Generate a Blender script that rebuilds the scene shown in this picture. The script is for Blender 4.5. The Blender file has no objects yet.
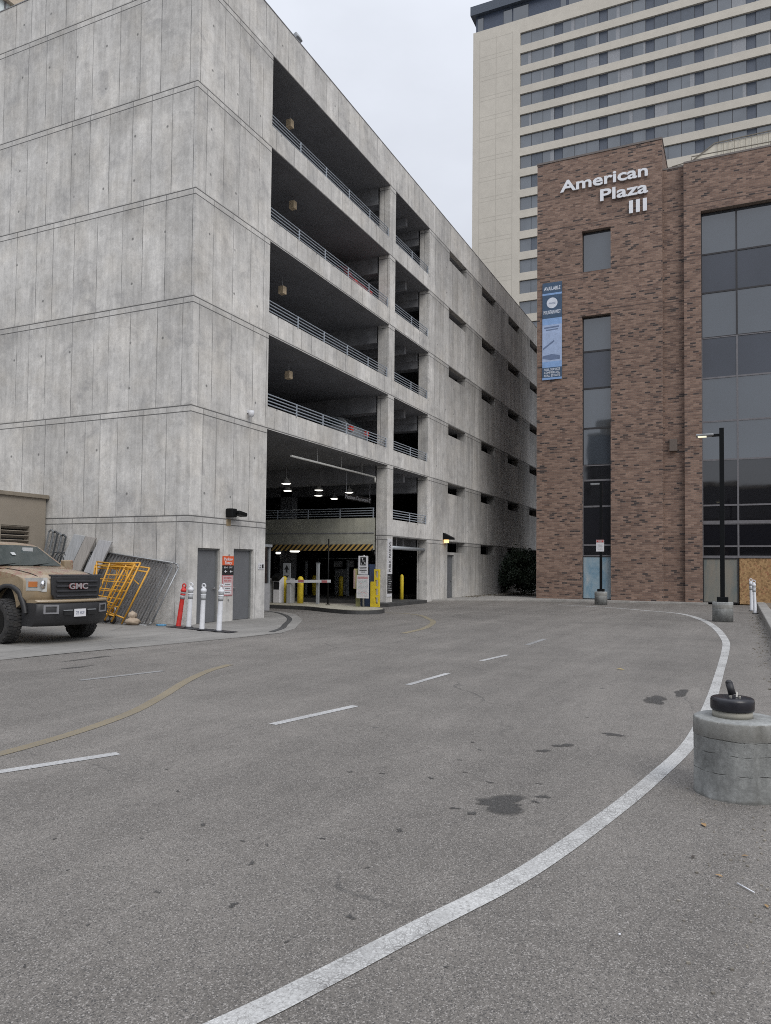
import bpy, bmesh, math, random
from mathutils import Vector, Matrix
R = math.radians
random.seed(7)
sc = bpy.context.scene
COL = sc.collection

# ------------------------------------------------------------------ helpers
def link(o, parent=None):
    COL.objects.link(o)
    if parent: o.parent = parent
    return o

def tag(o, label=None, cat=None, group=None, kind=None):
    if label: o["label"] = label
    if cat: o["category"] = cat
    if group: o["group"] = group
    if kind: o["kind"] = kind
    return o

def thing(name, label, cat, loc=(0, 0, 0), rz=0, group=None):
    o = bpy.data.objects.new(name, None)
    o.empty_display_size = .3
    o.location = loc; o.rotation_euler = (0, 0, rz)
    link(o); tag(o, label, cat, group)
    return o

def dup(root, loc, rz=None, label=None, parent=None, scale=None):
    r = root.copy(); COL.objects.link(r)
    if parent is not None: r.parent = parent
    if loc is not None: r.location = loc
    if rz is not None: r.rotation_euler = (0, 0, rz)
    if scale: r.scale = scale
    if label: r["label"] = label
    for ch in list(root.children):
        c = ch.copy(); COL.objects.link(c); c.parent = r
        for g in ch.children:
            d = g.copy(); COL.objects.link(d); d.parent = c
    return r

class MB:
    def __init__(s): s.bm = bmesh.new()
    def face(s, pts, mi=0):
        vs = [s.bm.verts.new(p) for p in pts]
        f = s.bm.faces.new(vs); f.material_index = mi; return f
    def box(s, x0, x1, y0, y1, z0, z1, mi=0):
        v = [s.bm.verts.new((x, y, z)) for z in (z0, z1) for y in (y0, y1) for x in (x0, x1)]
        for q in ((0,2,3,1),(4,5,7,6),(0,1,5,4),(2,6,7,3),(0,4,6,2),(1,3,7,5)):
            f = s.bm.faces.new([v[i] for i in q]); f.material_index = mi
        return s
    def obox(s, c, size, M=Matrix.Identity(3), mi=0):
        a, b, h = [d/2 for d in size]; c = Vector(c)
        v = [s.bm.verts.new(c + M @ Vector((x, y, z))) for z in (-h, h) for y in (-b, b) for x in (-a, a)]
        for q in ((0,2,3,1),(4,5,7,6),(0,1,5,4),(2,6,7,3),(0,4,6,2),(1,3,7,5)):
            f = s.bm.faces.new([v[i] for i in q]); f.material_index = mi
        return s
    def cyl(s, p0, p1, r0, r1=None, n=12, mi=0, caps=True):
        r1 = r0 if r1 is None else r1
        p0, p1 = Vector(p0), Vector(p1); d = (p1-p0).normalized()
        u = d.orthogonal().normalized(); w = d.cross(u)
        A = []; B = []
        for i in range(n):
            a = 2*math.pi*i/n; e = u*math.cos(a)+w*math.sin(a)
            A.append(s.bm.verts.new(p0+e*r0)); B.append(s.bm.verts.new(p1+e*r1))
        for i in range(n):
            j = (i+1) % n
            f = s.bm.faces.new((A[i], A[j], B[j], B[i])); f.material_index = mi; f.smooth = n > 6
        if caps:
            f = s.bm.faces.new(A[::-1]); f.material_index = mi
            f = s.bm.faces.new(B); f.material_index = mi
        return s
    def tube(s, pts, r, n=8, mi=0):
        for a, b in zip(pts[:-1], pts[1:]): s.cyl(a, b, r, n=n, mi=mi)
        return s
    def bar(s, p0, p1, w, h, mi=0):
        p0, p1 = Vector(p0), Vector(p1); d = p1-p0; L = d.length; d.normalize()
        up = Vector((0, 0, 1)) if abs(d.z) < .95 else Vector((1, 0, 0))
        y = up.cross(d).normalized(); z = d.cross(y)
        M = Matrix((d, y, z)).transposed()
        return s.obox((p0+p1)/2, (L, w, h), M, mi)
    def lathe(s, prof, c=(0, 0, 0), n=32, mi=0, axis='z', smooth=True):
        c = Vector(c); rings = []
        for r, h in prof:
            ring = []
            for i in range(n):
                a = 2*math.pi*i/n; ca, sa = math.cos(a)*r, math.sin(a)*r
                p = Vector((ca, sa, h)) if axis == 'z' else (Vector((ca, h, sa)) if axis == 'y' else Vector((h, ca, sa)))
                ring.append(s.bm.verts.new(c+p))
            rings.append(ring)
        for A, B in zip(rings[:-1], rings[1:]):
            for i in range(n):
                j = (i+1) % n
                f = s.bm.faces.new((A[i], A[j], B[j], B[i])); f.material_index = mi; f.smooth = smooth
        if prof[0][0] > 0: s.bm.faces.new(rings[0][::-1]).material_index = mi
        if prof[-1][0] > 0: s.bm.faces.new(rings[-1]).material_index = mi
        return s
    def prism(s, poly, z0, z1, mi=0, fn=None):
        fn = fn or (lambda x, y, z: (x, y, z))
        A = [s.bm.verts.new(fn(x, y, z0)) for x, y in poly]
        B = [s.bm.verts.new(fn(x, y, z1)) for x, y in poly]
        n = len(poly)
        for i in range(n):
            j = (i+1) % n
            s.bm.faces.new((A[i], A[j], B[j], B[i])).material_index = mi
        s.bm.faces.new(A[::-1]).material_index = mi; s.bm.faces.new(B).material_index = mi
        return s
    def wall(s, u0, u1, z0, z1, holes, fn, t, mi=0):
        """wall grid with real openings; fn(u, z, d) -> xyz, d is depth 0..t"""
        us = sorted({u0, u1, *[h[0] for h in holes], *[h[1] for h in holes]})
        zs = sorted({z0, z1, *[h[2] for h in holes], *[h[3] for h in holes]})
        us = [u for u in us if u0 <= u <= u1]; zs = [z for z in zs if z0 <= z <= z1]
        def solid(i, j):
            if i < 0 or j < 0 or i >= len(us)-1 or j >= len(zs)-1: return False
            u = (us[i]+us[i+1])/2; z = (zs[j]+zs[j+1])/2
            return not any(h[0] < u < h[1] and h[2] < z < h[3] for h in holes)
        cache = {}
        def V(i, j, d):
            k = (i, j, d)
            if k not in cache: cache[k] = s.bm.verts.new(fn(us[i], zs[j], d))
            return cache[k]
        for i in range(len(us)-1):
            for j in range(len(zs)-1):
                if not solid(i, j): continue
                for d in (0, t):
                    s.bm.faces.new((V(i,j,d), V(i+1,j,d), V(i+1,j+1,d), V(i,j+1,d))).material_index = mi
                for (a, b, p, q) in (((i-1, j), None, (i, j), (i, j+1)), ((i+1, j), None, (i+1, j), (i+1, j+1)),
                                     ((i, j-1), None, (i, j), (i+1, j)), ((i, j+1), None, (i, j+1), (i+1, j+1))):
                    if not solid(*a):
                        s.bm.faces.new((V(*p, 0), V(*q, 0), V(*q, t), V(*p, t))).material_index = mi
        return s
    def text(s, txt, O, X, Y, w=None, h=1.0, ext=.01, bold=0, align='LEFT', mi=0, wmax=None):
        cu = bpy.data.curves.new('t', 'FONT'); cu.body = txt; cu.size = 1; cu.extrude = 0; cu.offset = bold
        cu.align_x = 'LEFT'; cu.resolution_u = 3
        ob = bpy.data.objects.new('t', cu); COL.objects.link(ob)
        bpy.context.view_layer.update()
        me = bpy.data.meshes.new_from_object(ob)
        X, Y, O = Vector(X), Vector(Y), Vector(O); Z = X.cross(Y)
        xs = [v.co.x for v in me.vertices]; ys = [v.co.y for v in me.vertices]
        if not xs: return s
        x0, x1, y0, y1 = min(xs), max(xs), min(ys), max(ys)
        sy = h/0.7; sx = (w/(x1-x0)) if w else sy
        if wmax and (x1-x0)*sx > wmax: sx = wmax/(x1-x0)
        off = {'LEFT': x0, 'CENTER': (x0+x1)/2, 'RIGHT': x1}[align]
        b = bmesh.new(); b.from_mesh(me)
        bmesh.ops.remove_doubles(b, verts=b.verts, dist=1e-5)
        ret = bmesh.ops.extrude_face_region(b, geom=list(b.faces))
        for e in ret['geom']:
            if isinstance(e, bmesh.types.BMVert): e.co.z += ext
        mp = {}
        for v in b.verts:
            c = v.co; mp[v] = s.bm.verts.new(O + X*((c.x-off)*sx) + Y*(c.y*sy) + Z*c.z)
        for f in b.faces:
            try: s.bm.faces.new([mp[v] for v in f.verts]).material_index = mi
            except ValueError: pass
        b.free(); bpy.data.objects.remove(ob); bpy.data.meshes.remove(me); bpy.data.curves.remove(cu)
        return s
    def build(s, name, mats, parent=None, world=False, bevel=0, seg=2, smooth=None, fixn=True):
        me = bpy.data.meshes.new(name)
        if fixn: bmesh.ops.recalc_face_normals(s.bm, faces=s.bm.faces)
        if parent is not None and world:
            bmesh.ops.translate(s.bm, verts=s.bm.verts, vec=-parent.location)
        if smooth is not None:
            for f in s.bm.faces: f.smooth = smooth
        s.bm.to_mesh(me); s.bm.free()
        for m in (mats if isinstance(mats, (list, tuple)) else [mats]): me.materials.append(m)
        o = bpy.data.objects.new(name, me); link(o, parent)
        if bevel:
            m = o.modifiers.new('b', 'BEVEL'); m.width = bevel; m.segments = seg
            m.limit_method = 'ANGLE'; m.angle_limit = R(40); m.harden_normals = False
        return o

def smooth_path(pts, n=8):
    P = [Vector((*p, 0)) if len(p) == 2 else Vector(p) for p in pts]
    P = [P[0]*2-P[1]] + P + [P[-1]*2-P[-2]]
    out = []
    for i in range(1, len(P)-2):
        for k in range(n):
            t = k/n; a, b, c, d = P[i-1:i+3]
            out.append(.5*((2*b)+(c-a)*t+(2*a-5*b+4*c-d)*t*t+(3*b-a-3*c+d)*t**3))
    out.append(P[-2]); return out

def ribbon(mb, pts, w, z, n=8, mi=0):
    P = smooth_path(pts, n) if n > 1 else [Vector((*p, 0)) for p in pts]
    L = []; Rr = []
    for i, p in enumerate(P):
        d = (P[min(i+1, len(P)-1)]-P[max(i-1, 0)]).normalized(); q = Vector((-d.y, d.x, 0))*w/2
        L.append(mb.bm.verts.new((p.x+q.x, p.y+q.y, z))); Rr.append(mb.bm.verts.new((p.x-q.x, p.y-q.y, z)))
    for i in range(len(P)-1):
        mb.bm.faces.new((L[i], Rr[i], Rr[i+1], L[i+1])).material_index = mi
    return mb

# ------------------------------------------------------------------ node helpers
class N:
    def __init__(s, name):
        s.m = bpy.data.materials.new(name); s.m.use_nodes = True
        s.t = s.m.node_tree; s.t.nodes.clear()
        s.out = s.t.nodes.new('ShaderNodeOutputMaterial')
        s.b = s.t.nodes.new('ShaderNodeBsdfPrincipled')
        s.t.links.new(s.b.outputs[0], s.out.inputs[0])
    def set(s, inp, v):
        if isinstance(v, bpy.types.NodeSocket): s.t.links.new(v, inp)
        elif v is not None: inp.default_value = v
    def n(s, typ, props=None, **ins):
        nd = s.t.nodes.new('ShaderNode'+typ)
        for k, v in (props or {}).items(): setattr(nd, k, v)
        for k, v in ins.items():
            key = int(k[1:]) if k[0] == 'i' and k[1:].isdigit() else k.replace('_', ' ')
            s.set(nd.inputs[key], v)
        return nd
    def math(s, op, a, b=None, c=None, clamp=False):
        nd = s.n('Math', {'operation': op, 'use_clamp': clamp})
        s.set(nd.inputs[0], a)
        if b is not None: s.set(nd.inputs[1], b)
        if c is not None: s.set(nd.inputs[2], c)
        return nd.outputs[0]
    def mix(s, f, a, b, mode='MIX'):
        nd = s.n('Mix', {'data_type': 'RGBA', 'blend_type': mode})
        s.set(nd.inputs[0], f); s.set(nd.inputs[6], rgba(a)); s.set(nd.inputs[7], rgba(b))
        return nd.outputs[2]
    def ramp(s, f, stops):
        nd = s.n('ValToRGB'); s.set(nd.inputs[0], f); e = nd.color_ramp.elements
        while len(e) > 1: e.remove(e[-1])
        e[0].position = stops[0][0]; e[0].color = rgba(stops[0][1])
        for p, c in stops[1:]:
            k = e.new(p); k.color = rgba(c)
        return nd.outputs[0]
    def mr(s, v, a, b, c=0., d=1.):
        nd = s.n('MapRange'); s.set(nd.inputs[0], v)
        for i, q in enumerate((a, b, c, d)): nd.inputs[i+1].default_value = q
        return nd.outputs[0]
    def noise(s, vec, scale, detail=3., rough=.5, dist=0.):
        nd = s.n('TexNoise'); s.set(nd.inputs['Vector'], vec)
        nd.inputs['Scale'].default_value = scale; nd.inputs['Detail'].default_value = detail
        nd.inputs['Roughness'].default_value = rough; nd.inputs['Distortion'].default_value = dist
        return nd.outputs[0]
    def bump(s, h, strength=.3, dist=.02, normal=None):
        nd = s.n('Bump'); s.set(nd.inputs['Height'], h); nd.inputs['Strength'].default_value = strength
        nd.inputs['Distance'].default_value = dist
        if normal is not None: s.set(nd.inputs['Normal'], normal)
        return nd.outputs[0]
    def fin(s, col=None, rough=.8, metal=0., normal=None, spec=None, ior=None, **kw):
        s.set(s.b.inputs['Base Color'], rgba(col)); s.set(s.b.inputs['Roughness'], rough); s.set(s.b.inputs['Metallic'], metal)
        if normal is not None: s.set(s.b.inputs['Normal'], normal)
        if spec is not None: s.b.inputs['Specular IOR Level'].default_value = spec
        if ior: s.b.inputs['IOR'].default_value = ior
        return s.m
    def uv(s):
        """u along a wall, v up, from world position and face normal"""
        g = s.n('NewGeometry'); p = s.n('SeparateXYZ', i0=g.outputs['Position']); q = s.n('SeparateXYZ', i0=g.outputs['True Normal'])
        ax = s.math('ABSOLUTE', q.outputs[0]); ay = s.math('ABSOLUTE', q.outputs[1])
        u = s.math('ADD', s.math('MULTIPLY', p.outputs[0], ay), s.math('MULTIPLY', p.outputs[1], ax))
        return u, p.outputs[2], p.outputs[0], p.outputs[1], g.outputs['Position'], q.outputs

def rgba(c):
    if isinstance(c, (int, float)): return (c, c, c, 1)
    if isinstance(c, tuple) and len(c) == 3: return (*c, 1)
    return c

def simple(name, col, rough=.6, metal=0., var=.12, scale=6., spec=None, bump=0., bscale=40., ior=None, emis=None, es=0):
    k = N(name); tc = k.n('TexCoord').outputs['Object']
    nz = k.noise(tc, scale, 4., .6); f = k.mr(nz, .3, .7, 1-var, 1+var)
    c = k.mix(1., col, f, 'MULTIPLY')
    nrm = k.bump(k.noise(tc, bscale, 3.), .4, bump) if bump else None
    r = k.mr(k.noise(tc, scale*2.3, 3.), .3, .7, max(rough-.07, .02), min(rough+.07, 1))
    k.fin(c, r, metal, nrm, spec, ior)
    if emis: k.b.inputs['Emission Color'].default_value = rgba(emis); k.b.inputs['Emission Strength'].default_value = es
    return k.m

def lines_z(k, v, pitch, off, w):
    """mask 1 on a horizontal line at off + n*pitch"""
    a = k.math('SUBTRACT', v, off - pitch/2); m = k.math('FLOORED_MODULO', a, pitch)
    d = k.math('ABSOLUTE', k.math('SUBTRACT', m, pitch/2))
    return k.mr(d, w*.5, w, 1., 0.)

# ------------------------------------------------------------------ materials
def m_concrete(name, base=(.60, .588, .566), darken_far=True, joints=True, storey=3.075, dens=1.2, green=0.):
    k = N(name); u, v, x, y, pos, nn = k.uv()
    fl = k.math('FLOOR', k.math('DIVIDE', k.math('ADD', v, .055), storey))
    w = k.math('ADD', k.math('MULTIPLY', u, dens), k.math('MULTIPLY', fl, 17.37))
    e = k.n('TexVoronoi', {'voronoi_dimensions': '1D', 'feature': 'DISTANCE_TO_EDGE'}, W=w, Scale=1., Randomness=.85)
    ce = k.n('TexVoronoi', {'voronoi_dimensions': '1D', 'feature': 'F1'}, W=w, Scale=1., Randomness=.85)
    line = k.mr(e.outputs['Distance'], .007, .022, 1., 0.)
    wob = k.mr(k.noise(pos, 1.3, 3.), .35, .6, .35, 1.)
    line = k.math('MULTIPLY', line, wob)
    hz = k.math('MAXIMUM', lines_z(k, v, storey, storey-.055, .022), lines_z(k, v, storey, storey-.225, .019))
    cv = k.n('SeparateColor', i0=ce.outputs['Color']).outputs[0]
    # mottling, streaks, blotches
    big = k.noise(pos, .55, 5., .62); med = k.noise(pos, 3.2, 8., .74); fine = k.noise(pos, 16., 4., .75)
    sv = k.n('CombineXYZ', i0=k.math('MULTIPLY', u, 3.4), i1=k.math('MULTIPLY', v, .28), i2=fl).outputs[0]
    streak = k.noise(sv, 1.0, 5., .62)
    sv2 = k.n('CombineXYZ', i0=k.math('MULTIPLY', u, 11.), i1=k.math('MULTIPLY', v, .6), i2=fl).outputs[0]
    streak2 = k.noise(sv2, 1.0, 3., .6)
    f = k.mr(big, .28, .72, .80, 1.14)
    f = k.math('MULTIPLY', f, k.mr(med, .30, .70, .81, 1.14))
    f = k.math('MULTIPLY', f, k.mr(streak, .3, .68, .82, 1.10))
    f = k.math('MULTIPLY', f, k.mr(streak2, .3, .7, .93, 1.06))
    f = k.math('MULTIPLY', f, k.mr(fine, .3, .7, .88, 1.10))
    if joints: f = k.math('MULTIPLY', f, k.mr(cv, 0., 1., .90, 1.08))
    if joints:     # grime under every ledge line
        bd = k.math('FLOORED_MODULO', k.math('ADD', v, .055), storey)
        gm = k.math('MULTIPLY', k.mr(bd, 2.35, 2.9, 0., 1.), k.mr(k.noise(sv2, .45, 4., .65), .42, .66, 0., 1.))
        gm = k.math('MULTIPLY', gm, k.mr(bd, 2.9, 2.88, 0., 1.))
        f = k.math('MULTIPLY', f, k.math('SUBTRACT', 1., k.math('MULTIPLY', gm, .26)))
    if darken_far:   # weather stains over a darker end wall, heavier towards the far end
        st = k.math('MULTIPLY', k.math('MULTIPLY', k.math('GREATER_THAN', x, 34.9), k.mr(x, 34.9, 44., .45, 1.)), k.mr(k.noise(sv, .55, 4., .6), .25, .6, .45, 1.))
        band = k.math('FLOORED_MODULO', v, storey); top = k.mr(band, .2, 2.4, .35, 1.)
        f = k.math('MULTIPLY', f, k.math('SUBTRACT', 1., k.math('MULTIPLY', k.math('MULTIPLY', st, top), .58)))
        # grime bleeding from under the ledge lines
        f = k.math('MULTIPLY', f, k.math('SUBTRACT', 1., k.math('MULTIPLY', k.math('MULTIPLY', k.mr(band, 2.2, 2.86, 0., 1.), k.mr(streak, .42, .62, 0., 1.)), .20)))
    col = k.mix(1., base, f, 'MULTIPLY')
    col = k.mix(k.mr(k.noise(pos, .9, 4., .6), .45, .75, 0., .45), col, k.mix(1., col, (1.05, 1.0, .92), 'MULTIPLY'))
    if green: col = k.mix(green, col, (.17, .18, .12))
    # dark blotches
    bl = k.mr(k.noise(pos, 1.15, 6., .72, .6), .54, .70, 0., .42)
    col = k.mix(bl, col, (.20, .20, .21))
    h = k.math('MULTIPLY', med, .3)
    if joints:
        # form tie holes
        tu = k.math('FLOORED_MODULO', k.math('ADD', u, .3), 1.21); tz = k.math('FLOORED_MODULO', v, storey)
        du = k.math('SUBTRACT', tu, .6)
        d1 = k.math('ABSOLUTE', k.math('SUBTRACT', tz, .62)); d2 = k.math('ABSOLUTE', k.math('SUBTRACT', tz, 1.95))
        dz = k.math('MINIMUM', d1, d2)
        rr = k.math('SQRT', k.math('ADD', k.math('MULTIPLY', du, du), k.math('MULTIPLY', dz, dz)))
        dot = k.math('MULTIPLY', k.mr(rr, .025, .05, 1., 0.), k.mr(k.noise(pos, .7, 2.), .46, .52, 0., .75))
        nz = k.math('SUBTRACT', 1., k.math('ABSOLUTE', nn[2]), clamp=True)
        ln = k.math('MULTIPLY', k.math('MAXIMUM', k.math('MULTIPLY', line, .85), hz), nz)
        col = k.mix(k.math('MULTIPLY', ln, .80), col, (.05, .05, .052))
        col = k.mix(k.math('MULTIPLY', dot, nz), col, (.10, .10, .10))
        h = k.math('SUBTRACT', h, k.math('MULTIPLY', ln, 1.))
    k.fin(col, .88, normal=k.bump(h, .5, .012))
    return k.m

def m_asphalt():
    k = N('asphalt'); g = k.n('NewGeometry').outputs['Position']
    n1 = k.noise(g, .16, 5., .6); n2 = k.noise(g, 1.1, 5., .65); n3 = k.noise(g, 210., 2., .7)
    vo = k.n('TexVoronoi', {'feature': 'F1'}, Vector=g, Scale=175.)
    ag = k.n('SeparateColor', i0=vo.outputs['Color']).outputs[0]
    f = k.mr(n1, .34, .66, .80, 1.14)
    f = k.math('MULTIPLY', f, k.mr(n2, .3, .7, .83, 1.11))
    f = k.math('MULTIPLY', f, k.mr(n3, .28, .72, .60, 1.40))
    n4 = k.noise(g, 60., 4., .75)
    f = k.math('MULTIPLY', f, k.mr(n4, .3, .7, .74, 1.24))
    f = k.math('MULTIPLY', f, k.mr(k.noise(g, 11., 6., .75), .32, .68, .86, 1.12))
    # tyre polished paths, long streaks along the drive
    s = k.n('Mapping', Scale=(.10, 1.2, 1.)); k.set(s.inputs[0], g); s.inputs['Rotation'].default_value = (0, 0, .06)
    f = k.math('MULTIPLY', f, k.mr(k.noise(s.outputs[0], 1., 5., .65), .34, .66, .83, 1.10))
    col = k.mix(1., (.182, .168, .153), f, 'MULTIPLY')
    col = k.mix(k.mr(ag, .80, .95, 0., .75), col, (.34, .32, .30))
    col = k.mix(k.mr(ag, .20, .05, 0., .75), col, (.045, .045, .046))
    # small drips
    dv = k.n('TexVoronoi', {'feature': 'F1'}, Vector=g, Scale=1.55, Randomness=1.)
    wob = k.math('MULTIPLY', k.math('SUBTRACT', k.noise(g, 14., 3.), .5), .12)
    rnd = k.n('SeparateColor', i0=dv.outputs['Color'])
    rad = k.mr(rnd.outputs[0], .55, 1., 0.0, .075)
    dd = k.math('SUBTRACT', k.math('ADD', dv.outputs['Distance'], wob), rad)
    drip = k.mr(dd, -.006, .012, .75, 0.)
    drip = k.math('MULTIPLY', drip, k.mr(k.noise(g, .3, 2.), .42, .6, .15, 1.))
    col = k.mix(drip, col, (.055, .054, .055))
    # hairline cracks
    cv = k.n('TexVoronoi', {'feature': 'DISTANCE_TO_EDGE'}, Scale=.33, Randomness=1.)
    wv = k.n('Mix', {'data_type': 'VECTOR'}); k.set(wv.inputs[0], .35); k.set(wv.inputs[4], g)
    k.set(wv.inputs[5], k.n('TexNoise', Vector=g, Scale=1.4, Detail=5.).outputs[1])
    k.set(cv.inputs['Vector'], wv.outputs[1])
    cr = k.math('MULTIPLY', k.mr(cv.outputs['Distance'], .0010, .0035, .5, 0.), k.mr(k.noise(g, .35, 2.), .49, .58, 0., 1.))
    col = k.mix(cr, col, (.04, .04, .04))
    hh = k.math('ADD', k.math('MULTIPLY', n3, .6), ag)
    k.fin(col, .86, normal=k.bump(hh, .55, .004), spec=.35)
    return k.m

def m_paint(name, col, wear=.5, under=(.14, .135, .13), crack=True):
    k = N(name); g = k.n('NewGeometry').outputs['Position']
    f = k.mr(k.noise(g, 60., 4., .75), .62-wear*.22, .72-wear*.1, 0., 1.)
    f2 = k.mr(k.noise(g, 5., 5., .7), .50, .75, 0., .75*wear+.1)
    m = k.math('MAXIMUM', k.math('MULTIPLY', f, .75), f2)
    if crack:
        gx = k.n('Mix', {'data_type': 'VECTOR'}); k.set(gx.inputs[0], .03); k.set(gx.inputs[4], g); k.set(gx.inputs[5], k.n('TexNoise', Vector=g, Scale=30., Detail=3.).outputs[1]); gw = gx.outputs[1]
        wv = k.n('TexVoronoi', {'feature': 'DISTANCE_TO_EDGE'}, Vector=gw, Scale=24., Randomness=1.)
        wv2 = k.n('TexVoronoi', {'feature': 'DISTANCE_TO_EDGE'}, Vector=gw, Scale=55., Randomness=1.)
        msk = k.mr(k.noise(g, 2.2, 4., .7), .4, .6, .35, 1.); c = k.math('MULTIPLY', k.mr(wv.outputs['Distance'], .02, .08, .95, 0.), msk); c2 = k.math('MULTIPLY', k.mr(wv2.outputs['Distance'], .04, .13, .75, 0.), msk)
        m = k.math('MAXIMUM', m, k.math('MAXIMUM', c, c2))
    c0 = k.mix(1., col, k.mr(k.noise(g, 1.5, 4.), .3, .7, .85, 1.1), 'MULTIPLY')
    k.fin(k.mix(m, c0, under), .7, normal=k.bump(k.noise(g, 90., 2.), .5, .003))
    return k.m

def m_brick(name='brick'):
    k = N(name); u, v, x, y, pos, nn = k.uv()
    vec = k.n('CombineXYZ', i0=u, i1=v, i2=0.).outputs[0]
    b = k.n('TexBrick', {'offset': .5, 'squash': 1.}, Vector=vec, Color1=(0, 0, 0, 1), Color2=(1, 1, 1, 1), Mortar=(.5, .5, .5, 1), Scale=1.)
    b.inputs['Mortar Size'].default_value = .008; b.inputs['Brick Width'].default_value = .27; b.inputs['Row Height'].default_value = .088
    b.inputs['Mortar Smooth'].default_value = .2; b.inputs['Bias'].default_value = 0.
    r = k.n('SeparateColor', i0=b.outputs[0]).outputs[0]
    clump = k.mr(k.noise(k.n('CombineXYZ', i0=u, i1=k.math('MULTIPLY', v, 2.2), i2=0.).outputs[0], .8, 5., .75), .35, .68, -.05, .07)
    rr = k.math('SUBTRACT', r, clump)
    c = k.ramp(rr, [(0., (.045, .036, .036)), (.06, (.060, .045, .042)), (.09, (.115, .075, .062)), (.3, (.175, .112, .088)), (.62, (.225, .148, .114)), (.88, (.275, .186, .145)), (1., (.145, .088, .066))])
    c = k.mix(k.math('MULTIPLY', b.outputs['Fac'], .8), c, (.21, .175, .15))
    f = k.math('MULTIPLY', k.mr(k.noise(pos, .35, 5., .6), .3, .7, .90, 1.1), k.mr(k.noise(pos, 5., 4., .6), .3, .7, .92, 1.08))
    c = k.mix(1., c, f, 'MULTIPLY')
    jl = None
    for z in (20.0, 17.42, 15.3):
        d = k.mr(k.math('ABSOLUTE', k.math('SUBTRACT', v, z)), .015, .035, 1., 0.)
        jl = d if jl is None else k.math('MAXIMUM', jl, d)
    c = k.mix(k.math('MULTIPLY', jl, .7), c, (.05, .04, .04))
    k.fin(c, .9, normal=k.bump(k.math('SUBTRACT', k.math('MULTIPLY', r, .3), b.outputs['Fac']), .6, .008))
    return k.m

def m_glass(name, col, rough=.03, ior=2.3, wav=.0006):
    k = N(name); g = k.n('NewGeometry').outputs['Position']
    f = k.mr(k.noise(g, .35, 3.), .3, .7, .85, 1.15)
    k.fin(k.mix(1., col, f, 'MULTIPLY'), rough, ior=ior, normal=k.bump(k.noise(g, .7, 2.), .3, wav*10))
    return k.m

def m_hotel():
    k = N('hotel_concrete'); u, v, x, y, pos, nn = k.uv()
    f = k.math('MULTIPLY', k.mr(k.noise(pos, .1, 5., .6), .3, .7, .94, 1.06), k.mr(k.noise(pos, 1.1, 4., .7), .3, .7, .95, 1.05))
    c = k.mix(1., (.52, .485, .425), f, 'MULTIPLY')
    a = k.math('MAXIMUM', lines_z(k, v, 3.13, 79.53, .07), lines_z(k, v, 3.13, 78.92, .07))
    inY = k.math('MULTIPLY', k.math('GREATER_THAN', y, 30.3), k.math('LESS_THAN', y, 35.45))
    a = k.math('MULTIPLY', a, inY)
    for yy in (35.45, 32.85, 30.3):
        a = k.math('MAXIMUM', a, k.mr(k.math('ABSOLUTE', k.math('SUBTRACT', y, yy)), .03, .07, 1., 0.))
    a = k.math('MULTIPLY', a, k.math('MULTIPLY', k.math('LESS_THAN', v, 82.3), k.math('GREATER_THAN', y, 30.2)))
    c = k.mix(k.math('MULTIPLY', a, .26), c, (.16, .145, .12))
    k.fin(c, .85); return k.m

M = {}
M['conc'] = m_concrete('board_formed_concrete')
M['conc_in'] = m_concrete('interior_concrete', base=(.26, .265, .28), darken_far=False, joints=False)
M['conc_beam'] = m_concrete('entry_beam_concrete', base=(.50, .50, .44), darken_far=False, joints=False, green=.22)
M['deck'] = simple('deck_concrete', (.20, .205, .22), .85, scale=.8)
M['asphalt'] = m_asphalt()
M['white_line'] = m_paint('white_line_paint', (.54, .54, .53), .75)
M['dash'] = m_paint('lane_dash_paint', (.42, .42, .42), .6, crack=False)
M['faint'] = m_paint('faded_lane_paint', (.27, .27, .27), .8, crack=False)
M['yline'] = m_paint('yellow_line_paint', (.225, .185, .118), .75, crack=False)
M['brick'] = m_brick()
M['hotel'] = m_hotel()
M['black'] = simple('black_paint', (.006, .0065, .007), .5, spec=.2)
M['rubber'] = simple('black_rubber', (.018, .018, .022), .5, bump=.002)
M['pole'] = simple('black_pole_paint', (.005, .006, .007), .5, spec=.15)
M['greypost'] = simple('galvanised_post', (.33, .35, .37), .45, .3)
M['rail'] = simple('grey_blue_rail', (.36, .40, .45), .4, .2)
M['door'] = simple('grey_door_paint', (.125, .13, .14), .5, var=.06, scale=2.)
M['frame'] = simple('grey_door_frame', (.18, .185, .185), .5)
M['yellow'] = simple('yellow_safety_paint', (.62, .47, .03), .5, var=.15, scale=9.)
M['yellow_scaf'] = simple('scaffold_yellow', (.62, .32, .035), .5, var=.2, scale=5.)
M['white'] = simple('white_plastic', (.62, .63, .66), .5, var=.08)
M['red'] = simple('red_plastic', (.55, .03, .025), .5, var=.2)
M['band'] = simple('grey_reflective_band', (.32, .33, .34), .35)
M['orange'] = simple('orange_sign', (.62, .10, .03), .5, var=.05)
M['ink'] = simple('sign_black', (.015, .015, .016), .5)
M['signwhite'] = simple('sign_white', (.62, .62, .64), .5, var=.05)
M['pinkred'] = simple('sign_red_border', (.42, .15, .16), .5, var=.05)
M['redsign'] = simple('sign_red', (.42, .04, .035), .5)
M['beige'] = simple('beige_wall_paint', (.265, .232, .19), .7, var=.06, scale=1.2)
M['beige_d'] = simple('beige_trim', (.22, .19, .15), .6)
M['dark'] = simple('dark_void', (.01, .01, .011), .8)
M['metalw'] = simple('letter_metal', (.72, .73, .76), .35, .15, var=.04)
M['frame_b'] = simple('bronze_mullion', (.045, .043, .045), .4, .4)
M['frame_g'] = simple('grey_mullion', (.17, .165, .175), .4, .3)
M['gl_light'] = m_glass('vision_glass', (.045, .055, .068), ior=2.25)
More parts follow.
